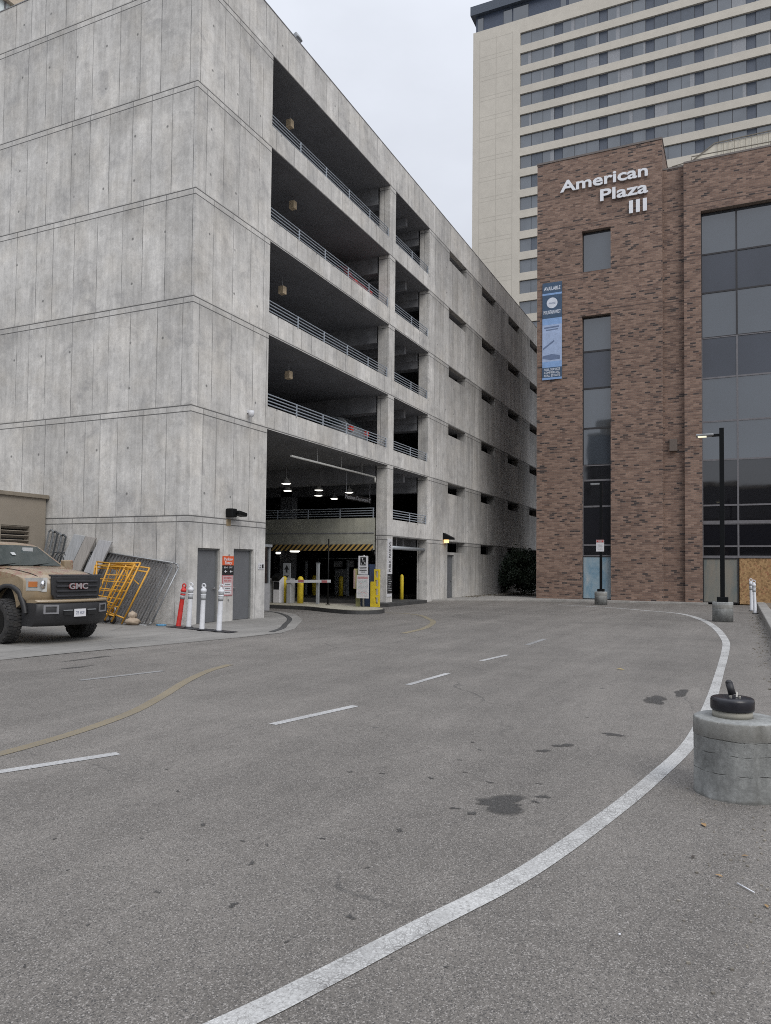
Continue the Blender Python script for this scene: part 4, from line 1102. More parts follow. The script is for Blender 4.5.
# windscreen and windows as slightly proud glass panels
def gq(mb, pts, off, mi=0):
    f = mb.face(pts, mi); f.normal_update(); n_ = f.normal.copy()
    for v in f.verts: v.co += n_*off
ws = MB()
def cp_at(x, z, y, dz=.012): 
    q = cshape(x, z, y); return Vector((q[0]+.012, q[1], q[2]+dz))
gr = [[cp_at(-.62-.73*t, 1.535+.455*t, y) for y in (-.86, -.6, -.3, 0, .3, .6, .86)] for t in (0., .33, .66, 1.)]
for a, b in zip(gr[:-1], gr[1:]):
    A = [ws.bm.verts.new(p) for p in a]; B_ = [ws.bm.verts.new(p) for p in b]
    for i in range(6):
        f = ws.bm.faces.new((A[i], A[i+1], B_[i+1], B_[i])); f.smooth = True
wso = ws.build('windscreen', M['carglass'], tr)
mb = MB(); mb.obox((-1.15, .30, 1.905), (.05, .26, .09)); mb.obox((-.98, -.2, 1.80), (.012, .10, .1), Matrix.Rotation(R(-55), 3, 'Y')); mb.build('mirror_and_sticker', simple('dull_white', (.45, .46, .46), .5), wso)
mb = MB()
for y0 in (-.8, .05): mb.bar((-.585, y0, 1.55), (-.72, y0+.6, 1.60), .02, .015)
mb.build('wiper', M['black'], tr)
for s in (1, -1):
    mb = MB()
    for (x0, x1, xt0, xt1) in ((-.92, -1.85, -1.45, -1.88), (-1.95, -2.85, -1.98, -2.72)):
        P = [(x0, 1.54), (x1, 1.54), (xt1, 2.0), (xt0, 2.0)]
        mb.face([Vector(cshape(x, z, s*.96))+Vector((0, s*.012, 0)) for x, z in P])
    mb.build('side_window', M['carglass'], tr)
    mb = MB(); mb.obox((-.75, s*1.12, 1.55), (.16, .26, .26)); mb.bar((-.78, s*.9, 1.52), (-.75, s*1.03, 1.5), .06, .06); mb.build('wing_mirror', M['tan'], tr, bevel=.04, seg=3)
# grille
def fx(y): 
    return tshape(FX-.04, 1.05, y)[0]
gm = MB(); gp = [(-.60, 1.33), (.60, 1.33), (.58, .96), (.50, .84), (-.50, .84), (-.58, .96)]
gm.prism(gp, 0, .07, fn=lambda a, b, c: (FX-.055+c-.03*abs(a)**2, a, b)); g_o = gm.build('grille', M['plastic'], tr, bevel=.02)
mb = MB(); mb.prism([(-.645, 1.37), (.645, 1.37), (.61, 1.325), (-.61, 1.325)], 0, .075, fn=lambda a, b, c: (FX-.07+c-.03*abs(a)**2, a, b))
mb.build('grille_frame', simple('grille_surround', (.035, .036, .04), .35), g_o, bevel=.012)
mb = MB()
for z in (.93, 1.03, 1.13, 1.23): mb.box(FX+.0, FX+.045, -.50, .50, z-.018, z+.018)
mb.build('grille_bar', simple('grille_bar_grey', (.03, .03, .034), .3), g_o, bevel=.008)
mb = MB(); mb.text('GMC', (FX+.047, -.0, 1.075), (0, 1, 0), (0, 0, 1), w=.46, h=.115, ext=.02, bold=.025, align='CENTER'); mb.build('emblem', simple('emblem_grey', (.42, .38, .39), .3, .5), g_o)
mb = MB(); mb.text('GMC', (FX+.040, -.0, 1.070), (0, 1, 0), (0, 0, 1), w=.465, h=.118, ext=.012, bold=.032, align='CENTER'); mb.build('emblem_edge', M['redsign'], g_o)
for s in (1, -1):
    mb = MB()
    def hp(y, z, o=0): q = tshape(FX-.045, z, y*s); return Vector((q[0]+o-.01, q[1], z))
    ysn = [.68, .75, .82, .90, .97]
    for ya, yb in zip(ysn[:-1], ysn[1:]):
        za0, za1 = 1.02+(.02 if ya > .8 else 0), 1.305-.06*max(0, ya-.8); zb0, zb1 = 1.02+(.02 if yb > .8 else 0), 1.305-.06*max(0, yb-.8)
        v = [hp(ya, za0, .03), hp(yb, zb0, .03), hp(yb, zb1, .03), hp(ya, za1, .03)]; w = [hp(ya, za0, -.06), hp(yb, zb0, -.06), hp(yb, zb1, -.06), hp(ya, za1, -.06)]
        V = [mb.bm.verts.new(p) for p in v+w]
        for ff in ((0,1,2,3),(7,6,5,4),(0,4,5,1),(1,5,6,2),(2,6,7,3),(3,7,4,0)): mb.bm.faces.new([V[k_] for k_ in ff])
    bmesh.ops.remove_doubles(mb.bm, verts=mb.bm.verts, dist=1e-4)
    h = mb.build('headlight', M['lens'], tr)
    m2 = MB(); c = hp(.74, 1.165, .05); m2.lathe([(0, .0), (.075, 0), (.085, .02), (.0, .03)], c-Vector((.02, 0, 0)), 20, axis='x'); m2.build('lamp', M['chrome'], h)
    m2 = MB(); a_, b_ = hp(.83, 1.17, .038), hp(.95, 1.17, .038); m2.bar(a_, b_, .02, .11); m2.build('indicator', M['amber'], h)
# painted strip below grille and bumper
mb = MB()
bys = [-1.0, -.97, -.88, -.7, -.45, 0, .45, .7, .88, .97, 1.0]
def bshape(x, z, y):
    a = abs(y); return (x-.50*max(0, a-.35)**2.0, y, z)
body(mb, [(FX-.2, .79), (FX+.09, .795), (FX+.12, .825), (FX+.06, .86), (FX-.2, .86)], bys, bshape); mb.build('bumper_trim', M['tan'], tr)
mb = MB(); body(mb, [(FX-.35, .32), (FX-.02, .32), (FX+.03, .40), (FX+.10, .54), (FX+.115, .76), (FX+.08, .793), (FX-.35, .793)], bys, bshape)
bpo = mb.build('front_bumper', M['plastic'], tr)
for s in (1, -1):
    x = bshape(FX+.11, .6, .72)[0]
    mb = MB(); mb.wall(-.15, .15, -.09, .09, [(-.115, .115, -.06, .06)], lambda u, z, d: (x+.012-d-.40*u, s*(.72+u), .665+z), .03); mb.build('fog_lamp_surround', simple('dull_chrome', (.2, .2, .21), .4), bpo)
    mb = MB(); mb.obox((FX+.10, s*.33, .585), (.05, .2, .09)); mb.build('tow_opening', M['dark'], bpo)
    mb = MB(); mb.obox((FX+.105, s*.33, .64), (.06, .24, .018)); mb.build('tow_trim', M['fence'], bpo)
mb = MB(); mb.box(FX+.115, FX+.13, -.155, .155, .50, .66); pltp = mb.build('number_plate', M['signwhite'], tr, bevel=.003)
mb = MB(); mb.text('7B 4K9', (FX+.131, 0, .545), (0, 1, 0), (0, 0, 1), w=.22, h=.07, ext=.002, align='CENTER'); mb.build('plate_lettering', simple('plate_ink', (.12, .14, .2), .5), pltp)
mb = MB(); mb.box(-.35, .55, -.45, .45, .38, .5); mb.cyl((0, -.72, .44), (0, .72, .44), .05); mb.box(-4.6, .6, -.5, -.38, .45, .6); mb.box(-4.6, .6, .38, .5, .45, .6); mb.build('chassis', M['plastic'], tr)
mb = MB(); mb.box(-4.6, .5, -.80, .80, .62, 1.15); mb.build('under_body', M['dark'], tr)
# bonnet shut lines
for s in (1, -1):
    mb = MB(); P = [tshape2(x, z, s*.80) for x, z in ((FX-.135, 1.352), (.55, 1.402), (.1, 1.457), (-.45, 1.502))]
    mb.tube([Vector(p)+Vector((0, 0, .004)) for p in P], .008, 5); mb.build('bonnet_gap', M['dark'], tr)
    mb = MB(); P = [tshape2(-.62, z, s*1.0) for z in (.65, 1.1, 1.45)]; mb.tube([Vector(p)+Vector((0, s*.002, 0)) for p in P], .007, 5); mb.build('door_gap', M['dark'], tr)
    mb = MB(); P = [tshape2(-1.75, z, s*1.0) for z in (.65, 1.1, 1.45)]; mb.tube([Vector(p)+Vector((0, s*.002, 0)) for p in P], .007, 5); mb.build('door_gap', M['dark'], tr)
# dark arch flares
for cx in (0, -3.70):
    for s in (1, -1):
        mb = MB(); A = arch(cx, .53, .62, 16, 176, 10 if cx == 0 else 4); Bq = arch(cx, .53, .70, 16, 176, 10 if cx == 0 else 4)
        Vs = [[mb.bm.verts.new((x-(.055 if (cx == 0 and x > .45) else 0), s*yy, z)) for x, z in L] for L, yy in ((A, .93), (A, 1.05), (Bq, 1.03), (Bq, .96))]
        for q in range(4):
            L1, L2 = Vs[q], Vs[(q+1) % 4]
            for i in range(16): mb.bm.faces.new((L1[i], L1[i+1], L2[i+1], L2[i])).smooth = True
        mb.build('wheel_flare', M['plastic'], tr)
for (x, st_) in ((0, R(-4)), (-3.70, 0)):
    for s in (1, -1): tyre_wheel(tr, (x, s*.92, WR), WR, .30, st_)

for ch in tr.children:
    if ch.name.split('.')[0] not in ('wheel', 'chassis', 'under_body', 'wheel_flare'): ch.location.z += .06
    if ch.name.split('.')[0] != 'wheel': ch.scale.y = {'front_bumper': .86, 'bumper_trim': .86, 'grille': .98}.get(ch.name.split('.')[0], .90); ch.location.x += .09
def car(loc, rz, col, label, tall=0):
    c = thing('parked_car', label, 'car', loc, rz, group='cars parked on the garage decks')
    pf = [(2.2, .35), (2.25, .6), (2.1, .78), (1.1, .95+tall*.3), (-1.9, 1.0+tall*.3), (-2.15, .95+tall*.2), (-2.22, .6), (-2.15, .35)] + arch(-1.35, .33, .38, 8, 180, 0) + arch(1.35, .33, .38, 8, 180, 0)
    sh_ = lambda x, z, y: (x-.22*(abs(y)/.9)**3*(1 if x > 0 else -1)*(abs(x) > 1.9), y*(1-.04*(z > .8)), z)
    mb = MB(); body(mb, pf, [-.9, -.88, -.7, -.3, 0, .3, .7, .88, .9], sh_); mb.build('body', col, c)
    top = 1.47+tall
    rp_ = [(1.0, .94+tall*.3), (.2, top-.07), (-.2, top), (-1.2, top-.02), (-1.6, top-.1), (-2.1, .98+tall*.25)]
    g2 = lambda x, z, y: (x, y*(1-.22*max(0, (z-.95)/(top-.95))), z-.03*(abs(y)/.85)**2)
    mb = MB(); body(mb, rp_, [-.85, -.8, -.4, 0, .4, .8, .85], g2); mb.build('roof', col, c)
    for s in (1, -1):
        mb = MB(); mb.face([Vector(g2(x, z, s*.85))+Vector((0, s*.012, .0)) for x, z in ((.72, 1.05+tall*.3), (-1.75, 1.07+tall*.3), (-1.45, top-.12), (.15, top-.12))]); mb.build('side_window', M['carglass'], c)
        mb = MB(); mb.obox((-2.10, s*.72, .86+tall*.25), (.12, .22, .2)); mb.build('tail_light', M['tail'], c)
    mb = MB(); mb.face([Vector(g2(x, z, y))+Vector((-.012, 0, .01)) for x, z, y in ((-2.05, 1.03+tall*.25, .7), (-2.05, 1.03+tall*.25, -.7), (-1.66, top-.14, -.62), (-1.66, top-.14, .62))]); mb.build('rear_window', M['carglass'], c)
    mb = MB(); mb.face([Vector(g2(x, z, y))+Vector((.015, 0, .015)) for x, z, y in ((.92, .98+tall*.3, -.7), (.92, .98+tall*.3, .7), (.25, top-.1, .6), (.25, top-.1, -.6))]); mb.build('windscreen', M['carglass'], c)
    for x in (1.35, -1.35):
        for s in (1, -1):
            t = MB(); t.lathe([(.15, -.1), (.32, -.1), (.335, -.05), (.335, .05), (.32, .1), (.15, .1)], (x, s*.8, .335), 24, axis='y'); t.build('wheel', M['rubber_tyre'], c)
M['tail'] = simple('tail_lens', (.55, .04, .03), .2)
car((28.75, 16.75, 12.71), R(90), m_carpaint('red_car_paint', (.30, .03, .035)), 'red car parked behind the railing on a high deck', .42)
car((28.55, 16.75, 6.57), R(90), m_carpaint('silver_car_paint', (.16, .17, .18)), 'silver grey car parked behind the railing on the lowest open deck', .02)

# ------------------------------------------------------------------ brick building
BX = 40.3
br = thing('brick_office_building', 'brown brick office building with tall strip windows and a mirrored glass front', 'office building', (40.3, 0, 0))
tw = [(6.0, 7.48, 17.42, 19.64), (6.0, 7.48, -1, 15.05)]
mb = MB(); mb.wall(3.45, 9.88, -.1, 23.72, tw, lambda u, z, d: (BX+d, u, z), .4); mb.box(BX+.42, BX+4.5, 3.45, 3.85, 0, 23.71); mb.box(BX+.42, BX+14, 9.48, 9.88, 0, 23.71)
mb.build('tower_wall', M['brick'], br, world=True)
mb = MB(); mb.box(BX+.402, BX+.6, 3.9, 9.47, 0, 23.6); mb.build('tower_core', M['dark'], br, world=True)
mb = MB(); mb.box(BX-.03, BX+4.5, 3.42, 9.91, 23.721, 23.82); mb.build('tower_coping', simple('coping_metal', (.14, .12, .11), .5), br, world=True)
mb = MB(); mb.box(BX+.28, BX+.6, 2.431, 3.449, -.1, 22.2); mb.build('recess_wall', M['brick'], br, world=True)
mb = MB(); mb.wall(-14., 2.43, -.1, 22.2, [(-8.1, 1.64, -1, 19.62)], lambda u, z, d: (BX+d, u, z), .45); mb.box(BX+.45, BX+12, -14, -13.5, 0, 22.2)
mb.build('front_wall', M['brick'], br, world=True)
mb = MB(); mb.box(BX-.02, BX+.62, -14.02, 2.43, 22.201, 22.29); mb.box(BX+.26, BX+.62, 2.431, 3.44, 22.201, 22.28); mb.build('parapet_coping', simple('coping_metal2', (.15, .13, .12), .5), br, world=True)
mb = MB(); mb.box(BX+.62, BX+14, -13.5, 9.4, 21.2, 21.6); mb.build('roof', M['deck'], br, world=True)
mb = MB(); mb.box(BX+.6, BX+.8, -13.5, 3.4, 0, 22.1); mb.build('core', M['dark'], br, world=True)
rp_ = random.Random(12)
def pane(y0, y1, z0, z1, x, mat, fr=.035, fm='frame_b'):
    m1 = MB(); m1.box(x-.03, x+.06, y0, y1, z0, z0+fr); m1.box(x-.03, x+.06, y0, y1, z1-fr, z1); m1.box(x-.03, x+.06, y0, y0+fr, z0+fr, z1-fr); m1.box(x-.03, x+.06, y1-fr, y1, z0+fr, z1-fr)
    w = m1.build('window', M[fm], br, world=True)
    ty, tz = rp_.uniform(-.0022, .0022), rp_.uniform(-.0022, .0022); cy, cz = (y0+y1)/2, (z0+z1)/2
    m2 = MB(); m2.box(x, x+.02, y0+fr, y1-fr, z0+fr, z1-fr)
    for v in m2.bm.verts: v.co.x += (v.co.y-cy)*ty*2+(v.co.z-cz)*tz*2
    bmesh.ops.translate(m2.bm, verts=m2.bm.verts, vec=-br.location); m2.build('pane', mat, w)
    return w
# poster-like film on the ground level panes
def m_film(name, a, b, c, sc_):
    k = N(name); g = k.n('NewGeometry').outputs['Position']; mp = k.n('Mapping', Scale=(1., 1.5, .5)); k.set(mp.inputs[0], g); mp.inputs['Rotation'].default_value = (.5, 0, 0)
    n_ = k.noise(mp.outputs[0], sc_, 4., .6, 1.2); k.fin(k.ramp(n_, [(.32, a), (.5, b), (.68, c)]), .15); return k.m
film1 = m_film('blue_window_film', (.14, .25, .34), (.25, .34, .40), (.36, .40, .42), .9)
film2 = m_film('frosted_window_film', (.12, .16, .17), (.20, .20, .18), (.26, .23, .19), .7)
x = BX+.30
pane(6.0, 7.48, 17.42, 19.6, x, M['gl_light'])
for z0, z1, mt in ((13.2, 15.03, 'gl_light'), (11.22, 13.2, 'gl_dark'), (9.1, 11.22, 'gl_light'), (7.14, 9.1, 'gl_light'), (6.34, 7.14, 'gl_low'), (4.96, 6.34, 'gl_low'), (2.93, 4.96, 'gl_black'), (2.36, 2.93, 'gl_low')):
    pane(6.0, 7.48, z0, z1, x, M[mt], .045, 'frame_g' if z0 < 7 else 'frame_b')
pane(6.0, 7.48, .1, 2.36, x, film1, .04)
x = BX+.36; cols = [(1.64, .03), (.03, -1.6), (-1.6, -3.23), (-3.23, -4.86), (-4.86, -6.48), (-6.48, -8.1)]
rows = [(17.5, 19.6, 'gl_light'), (15.54, 17.5, 'gl_dark'), (13.26, 15.54, 'gl_light'), (11.23, 13.26, 'gl_dark'), (9.05, 11.23, 'gl_light'), (7.13, 9.05, 'gl_light'), (4.88, 7.13, 'gl_low'), (4.08, 4.88, 'gl_low'), (2.86, 3.96, 'gl_black'), (2.36, 2.86, 'gl_low')]
for (y1, y0) in cols:
    for z0, z1, mt in rows: pane(y0, y1, z0, z1, x, M[mt], .04, 'frame_g' if z0 < 12 else 'frame_b')
mb = MB(); mb.box(x-.06, x+.1, -8.1, 1.64, 3.96, 4.08); mb.box(x-.05, x+.1, -8.1, 1.64, 2.28, 2.36); mb.build('transom', M['frame_g'], br, world=True)
pane(.03, 1.64, .08, 2.28, x, film2, .05)
k = N('particle_board'); g = k.n('NewGeometry').outputs['Position']
vo = k.n('TexVoronoi', {'feature': 'F1'}, Vector=g, Scale=13., Randomness=1.); rnd = k.n('SeparateColor', i0=vo.outputs['Color']).outputs[0]
M['osb'] = k.fin(k.mix(1., k.ramp(rnd, [(0, (.20, .115, .05)), (.35, (.33, .20, .09)), (.75, (.42, .27, .13)), (1, (.30, .14, .07))]), k.mr(k.noise(g, 25., 4.), .3, .7, .8, 1.15), 'MULTIPLY'), .8)
for (y1, y0) in cols[1:]:
    mb = MB(); mb.box(x-.02, x+.0, y0+.04, y1-.04, .05, 2.27); mb.build('boarded_panel', M['osb'], br, world=True)
# roof light with standing seams
RX = 43.4
mb = MB(); P = [Vector(p) for p in ((RX, 2.6, 23.55), (RX+.1, 1.05, 24.55), (RX+.4, -13, 24.9), (RX, -13, 22.2), (RX, 2.6, 22.2))]
D = Vector((4.5, 0, 0)); v = [mb.bm.verts.new(p) for p in P]+[mb.bm.verts.new(p+D) for p in P]
mb.bm.faces.new(v[:5]); mb.bm.faces.new(v[5:][::-1])
for i in range(5): j = (i+1) % 5; mb.bm.faces.new((v[i], v[i+5], v[j+5], v[j]))
mb.build('rooflight', simple('cream_metal_roof', (.60, .56, .47), .5, var=.05), br, world=True)
mb = MB()
yy = .9
while yy > -6: mb.bar((RX-.02, yy, 23.0), (RX+.02, yy, 24.56), .02, .04); yy -= .27
mb.bar((RX-.05, 3.0, 23.3), (RX+.06, 1.05, 24.6), .05, .05); mb.bar((RX+.06, 1.05, 24.6), (RX+.2, -13, 24.93), .05, .05)
mb.bar((RX-.25, 3.2, 23.62), (RX-.25, 2.2, 23.72), .04, .04); mb.bar((RX-.25, 2.2, 23.95), (RX-.25, -13, 23.75), .04, .04)
for q in range(8): mb.bar((RX-.25, 2.2-q*1.9, 22.2), (RX-.25, 2.2-q*1.9, 23.9), .035, .035)
mb.build('roof_seam', simple('seam_dark', (.16, .14, .11), .5), br, world=True)
mb = MB(); mb.obox((BX+.2, 2.97, 7.95), (.2, .38, .62)); mb.build('wall_vent', simple('vent_brown', (.12, .095, .08), .6), br, world=True, bevel=.02)
# building lettering
bs = thing('building_sign', 'raised silver lettering reading American Plaza III on brick', 'sign', (BX, 4.2, 20))
for txt, z, y0, y1, h in (('American', 21.93, 8.62, 4.13, .60), ('Plaza', 21.05, 6.52, 4.12, .60), ('III', 20.12, 5.06, 4.18, .64)):
    mb = MB(); mb.text(txt, (BX-.05, y0, z), (0, -1, 0), (0, 0, 1), w=y0-y1, h=h, ext=.07, bold=.022); mb.build('word', M['metalw'], bs, world=True)
# banner
bn = thing('banner', 'vertical blue and white availability banner on the brick wall', 'banner', (BX, 9.05, 11.8))
O = (BX-.05, 9.57, 17.1); Xv = Vector((0, -1, 0)); Zv = Vector((-1, 0, 0)); mats = [simple('banner_navy', (.045, .085, .15), .6), simple('banner_white', (.62, .66, .74), .6), simple('banner_sky', (.22, .36, .62), .6), simple('banner_pale', (.34, .43, .62), .6), simple('banner_grey', (.13, .18, .30), .6)]
mb = MB(); qb = qbm(mb, O, Xv, Zv); w = 1.05
qb(0, w, 0, 1.95, .0, .02, 0); qb(0, w, .58, .68, .0201, .022, 2); T(mb, 'AVAILABLE', O, Xv, Zv, w/2, .22, .2, 1, w=.88, align='CENTER', bold=.02)
c = Vector(O)+Xv*(w/2)-Vector((0, 0, 1.12)); mb.cyl(c+Zv*.0205, c+Zv*.024, .29, n=24, mi=1); T(mb, 'MWCRE', O, Xv, Zv, w/2, 1.08, .1, 4, w=.36, align='CENTER', e=.0245)
T(mb, 'MOUNTAIN WEST', O, Xv, Zv, w/2, 1.52, .19, 1, w=.92, align='CENTER', bold=.02); mb.build('upper_panel', mats, bn, world=True)
mb = MB(); qb = qbm(mb, O, Xv, Zv); qb(0, w, 1.95, 4.62, .0, .02, 3); qb(0, w, 4.3, 4.62, .0201, .021, 2); qb(0, w, 1.95, 2.3, .0201, .021, 2)
o0 = Vector(O)+Zv*.023
def pg(pts, mi): mb.face([o0+Xv*a-Vector((0, 0, b)) for a, b in pts], mi)
pg([(.03, 3.55), (.62, 3.15), (.66, 3.22), (.05, 3.65)], 4); pg([(.02, 3.98), (.5, 3.9), (.95, 4.0), (.95, 4.2), (.45, 4.22), (.02, 4.12)], 4); pg([(.1, 2.42), (.9, 2.38), (.9, 2.46), (.1, 2.5)], 4); pg([(.2, 2.56), (.85, 2.53), (.85, 2.59), (.2, 2.62)], 4)
mb.build('picture_panel', mats, bn, world=True)
mb = MB(); qb = qbm(mb, O, Xv, Zv); qb(0, w, 4.62, 5.28, .0, .02, 0); qb(0, w, 5.17, 5.28, .0201, .022, 2)
for j, t in enumerate(('FULL SERVICE', 'COMMERCIAL', 'REAL ESTATE')): T(mb, t, O, Xv, Zv, w/2, 4.67+j*.165, .12, 1, w=.85, align='CENTER', bold=.015)
mb.build('lower_panel', mats, bn, world=True)

# ------------------------------------------------------------------ hotel tower far behind
HX = 108.
ht = thing('hotel_tower', 'tall beige concrete tower with rows of grey windows and a dark top floor', 'tower building', (HX, 0, 0))
rowz = [81.66-3.13*i for i in range(24)]
mb = MB(); mb.wall(-60, 36.5, 0, 83.75, [(-59., 29.15, z-1.98, z) for z in rowz], lambda u, z, d: (HX+d, u, z), .35)
mb.build('facade', M['hotel'], ht, world=True)
mb = MB(); mb.box(HX+.36, HX+22, -60, 36.49, 0, 83.7); mb.build('rear_mass', simple('slate_panel', (.08, .095, .125), .5, var=.06), ht, world=True)
mb = MB(); mb.box(HX+.4, HX+21, -59.5, 36.2, 83.76, 86.4); mb.build('top_floor', simple('slate_top', (.055, .07, .105), .4), ht, world=True)
mb = MB(); mb.box(HX-.3, HX+22, -60, 36.9, 86.41, 87.8); mb.build('cornice', simple('dark_cornice', (.06, .075, .10), .5), ht, world=True)
for (y1, y0) in ((35.9, 35.0), (31.8, 30.5), (30.3, 28), (23.2, 22.4), (22.0, 20.), (19.8, 18.), (15, 12), (10, 6)):
    mb = MB(); mb.box(HX+.3, HX+.39, y0, y1, 83.9, 86.2); mb.build('top_window', M['gl_light'], ht, world=True)
hm = [m_glass('hotel_glass', (.12, .135, .155), .08, 1.9), simple('hotel_curtain', (.25, .26, .28), .4), M['frame_b'], simple('hotel_glass_dim', (.10, .115, .14), .25)]
rr = random.Random(5)
def hwin(y1, y0, z, npane):
    mb = MB(); pw = (y1-y0)/npane
    mb.box(HX+.28, HX+.35, y0, y1, z-1.97, z-.01, 2)
    for i in range(npane):
        a = y1-pw*(i+1)+.035; b = y1-pw*i-.035; q = rr.random(); mi = 1 if q < .06 else (3 if q < .25 else 0)
        mb.box(HX+.25, HX+.279, a, b, z-1.93, z-.06, mi)
        if q > .80: c_ = rr.uniform(.12, .35); mb.box(HX+.245, HX+.249, a, a+(b-a)*c_, z-1.93, z-.06, 1)
    return mb
cols = [(29.15, 24.07, 3)] + [(22.85-6.32*i, 22.85-6.32*i-5.17, 3) for i in range(7)]
nw = 0
for ri, z in enumerate(rowz):
    for ci, (y1, y0, n_) in enumerate(cols):
        if ri > 9 and ci > 0: continue
        if nw >= 96: continue
        hwin(y1, y0, z, n_).build('window', hm, ht, world=True); nw += 1

# ------------------------------------------------------------------ building glimpsed over the garage at the far left
lt = thing('glass_tower', 'pale glass tower with a beige band glimpsed above the left garage parapet', 'tower building', (30, 60, 0))

# ------------------------------------------------------------------ lamp posts and the near pedestal
def pedestal(parent, r, h):
    mb = MB(); mb.lathe([(r, 0), (r, h-.02), (r-.02, h), (0, h)], n=48); mb.build('concrete_base', M['ped'], parent)
l2 = thing('street_lamp', 'tall black square lamp post on a round concrete base before the glass front', 'street lamp', (27.1, .5, 0), group='black lamp posts')
pedestal(l2, .315, .64)
mb = MB(); mb.box(-.07, .07, -.07, .07, .66, 6.35); mb.build('pole', M['pole'], l2, bevel=.01)
mb = MB(); mb.box(-.17, .17, -.17, .17, .64, .80); mb.build('base_cover', M['pole'], l2, bevel=.01)
mb = MB(); mb.box(-.04, .04, .07, .30, 6.08, 6.16); mb.build('arm', M['pole'], l2)
mb = MB(); mb.box(-.16, .16, .24, .78, 6.10, 6.17); hd = mb.build('lamp_head', M['fence'], l2, bevel=.02)
mb = MB(); mb.box(-.12, .12, .46, .72, 6.085, 6.099); mb.build('diffuser', simple('led_warm', (.8, .78, .6), .4, emis=(1., .95, .7), es=.9), hd)
l3 = thing('street_lamp', 'slim black lamp post with a small notice on a concrete base before the strip window', 'street lamp', (36.6, 5.9, 0), group='black lamp posts')
pedestal(l3, .29, .62)
mb = MB(); mb.box(-.055, .055, -.055, .055, .63, 5.78); mb.build('pole', M['pole'], l3)
mb = MB(); mb.box(-.15, .15, -.15, .15, .62, .74); mb.build('base_cover', M['pole'], l3)
mb = MB(); mb.box(-.12, .12, .05, .46, 5.66, 5.73); mb.build('lamp_head', M['fence'], l3)
ns = thing('notice_sign', 'small white notice with red top corners fixed to the slim lamp post', 'sign', (36.5, 5.92, 2.5))
mb = MB(); mb.box(-.02, 0, -.18, .18, 0, .55); mb.box(-.024, -.0201, -.18, .18, .42, .55, 1)
mb.box(-.027, -.0241, .09, .14, .45, .51, 2); mb.box(-.027, -.0241, -.14, -.09, .45, .51, 2)
for j in range(5): mb.box(-.023, -.0201, -.12+.02*(j % 2), .13-.03*(j % 3), .34-j*.06, .36-j*.06, 3)
mb.build('panel', [M['signwhite'], simple('pale_red', (.42, .25, .25), .5), M['redsign'], simple('faint_print2', (.4, .4, .42), .6)], ns)

np_ = thing('concrete_pedestal', 'large round weathered concrete lamp base in the right foreground', 'concrete pedestal', (6.29, .024, 0))
mb = MB(); n = 64; rings = []
prof = [(.306, .0), (.304, .02), (.302, .19), (.300, .425), (.303, .432), (.303, .545), (.296, .556), (.286, .560), (.15, .562)]
for r, h in prof:
    ring = []
    for i in range(n):
        a = 2*math.pi*i/n; da = ((a-R(203)+math.pi) % (2*math.pi))-math.pi
        rr_ = r+(.0018*math.sin(23*a+h*60)+.0014*math.sin(41*a-h*35)+.0012*math.sin(67*a) if h > .01 else 0)+(.010 if abs(da) < .05 and h < .55 else 0)+(-.012 if .05 <= da < .2 and h < .55 else 0)-(.006*math.sin(9*a+h*5)*.25 if h < .55 else 0)
        ring.append(mb.bm.verts.new((rr_*math.cos(a), rr_*math.sin(a), h+(.003*math.sin(5*a+1)*math.sin(13*a) if .4 < h < .56 else 0))))
    rings.append(ring)
for A, B_ in zip(rings[:-1], rings[1:]):
    for i in range(n): f = mb.bm.faces.new((A[i], A[(i+1) % n], B_[(i+1) % n], B_[i])); f.smooth = True
mb.bm.faces.new(rings[-1])
mb.build('concrete_base', M['ped'], np_)
mb = MB(); mb.lathe([(.142, .562), (.138, .608), (0, .608)], (-.0, .03, 0), 40); mb.build('grout_ring', simple('grout', (.30, .29, .25), .85, bump=.004), np_)
mb = MB(); mb.lathe([(.140, .592), (.150, .598), (.153, .61), (.153, .665), (.149, .680), (.138, .688), (.06, .692), (0, .692)], (0, .012, 0), 56)
bmesh.ops.translate(mb.bm, verts=mb.bm.verts, vec=(0, .018, .017))
cap = mb.build('rubber_cap', simple('glossy_black_cap', (.012, .012, .017), .32, bump=.0015, bscale=25), np_)
mb = MB()
mb.obox((-.02, .03, .700), (.12, .07, .014)); mb.bar((-.03, .0, .705), (-.01, .0, .745), .012, .03); mb.bar((-.03, .045, .705), (-.01, .03, .745), .012, .02)
for p in ((-.06, .05), (-.05, -.01), (.02, .05)): mb.cyl((p[0], p[1]-.01, .70), (p[0], p[1]-.01, .725), .010, n=6)
mb.build('bracket', simple('dull_zinc', (.40, .39, .36), .4, .7), cap, bevel=.002)
mb = MB(); mb.tube([(-.02, .012, .715), (-.012, .034, .80)], .026, 14); mb.lathe([(0, .0), (.026, .0), (.024, .012), (.014, .022), (0, .026)], (-.012, .034, .797), 14)
bmesh.ops.translate(mb.bm, verts=mb.bm.verts, vec=(0, .018, .012)); mb.build('taped_cable_end', M['rubber'], cap)

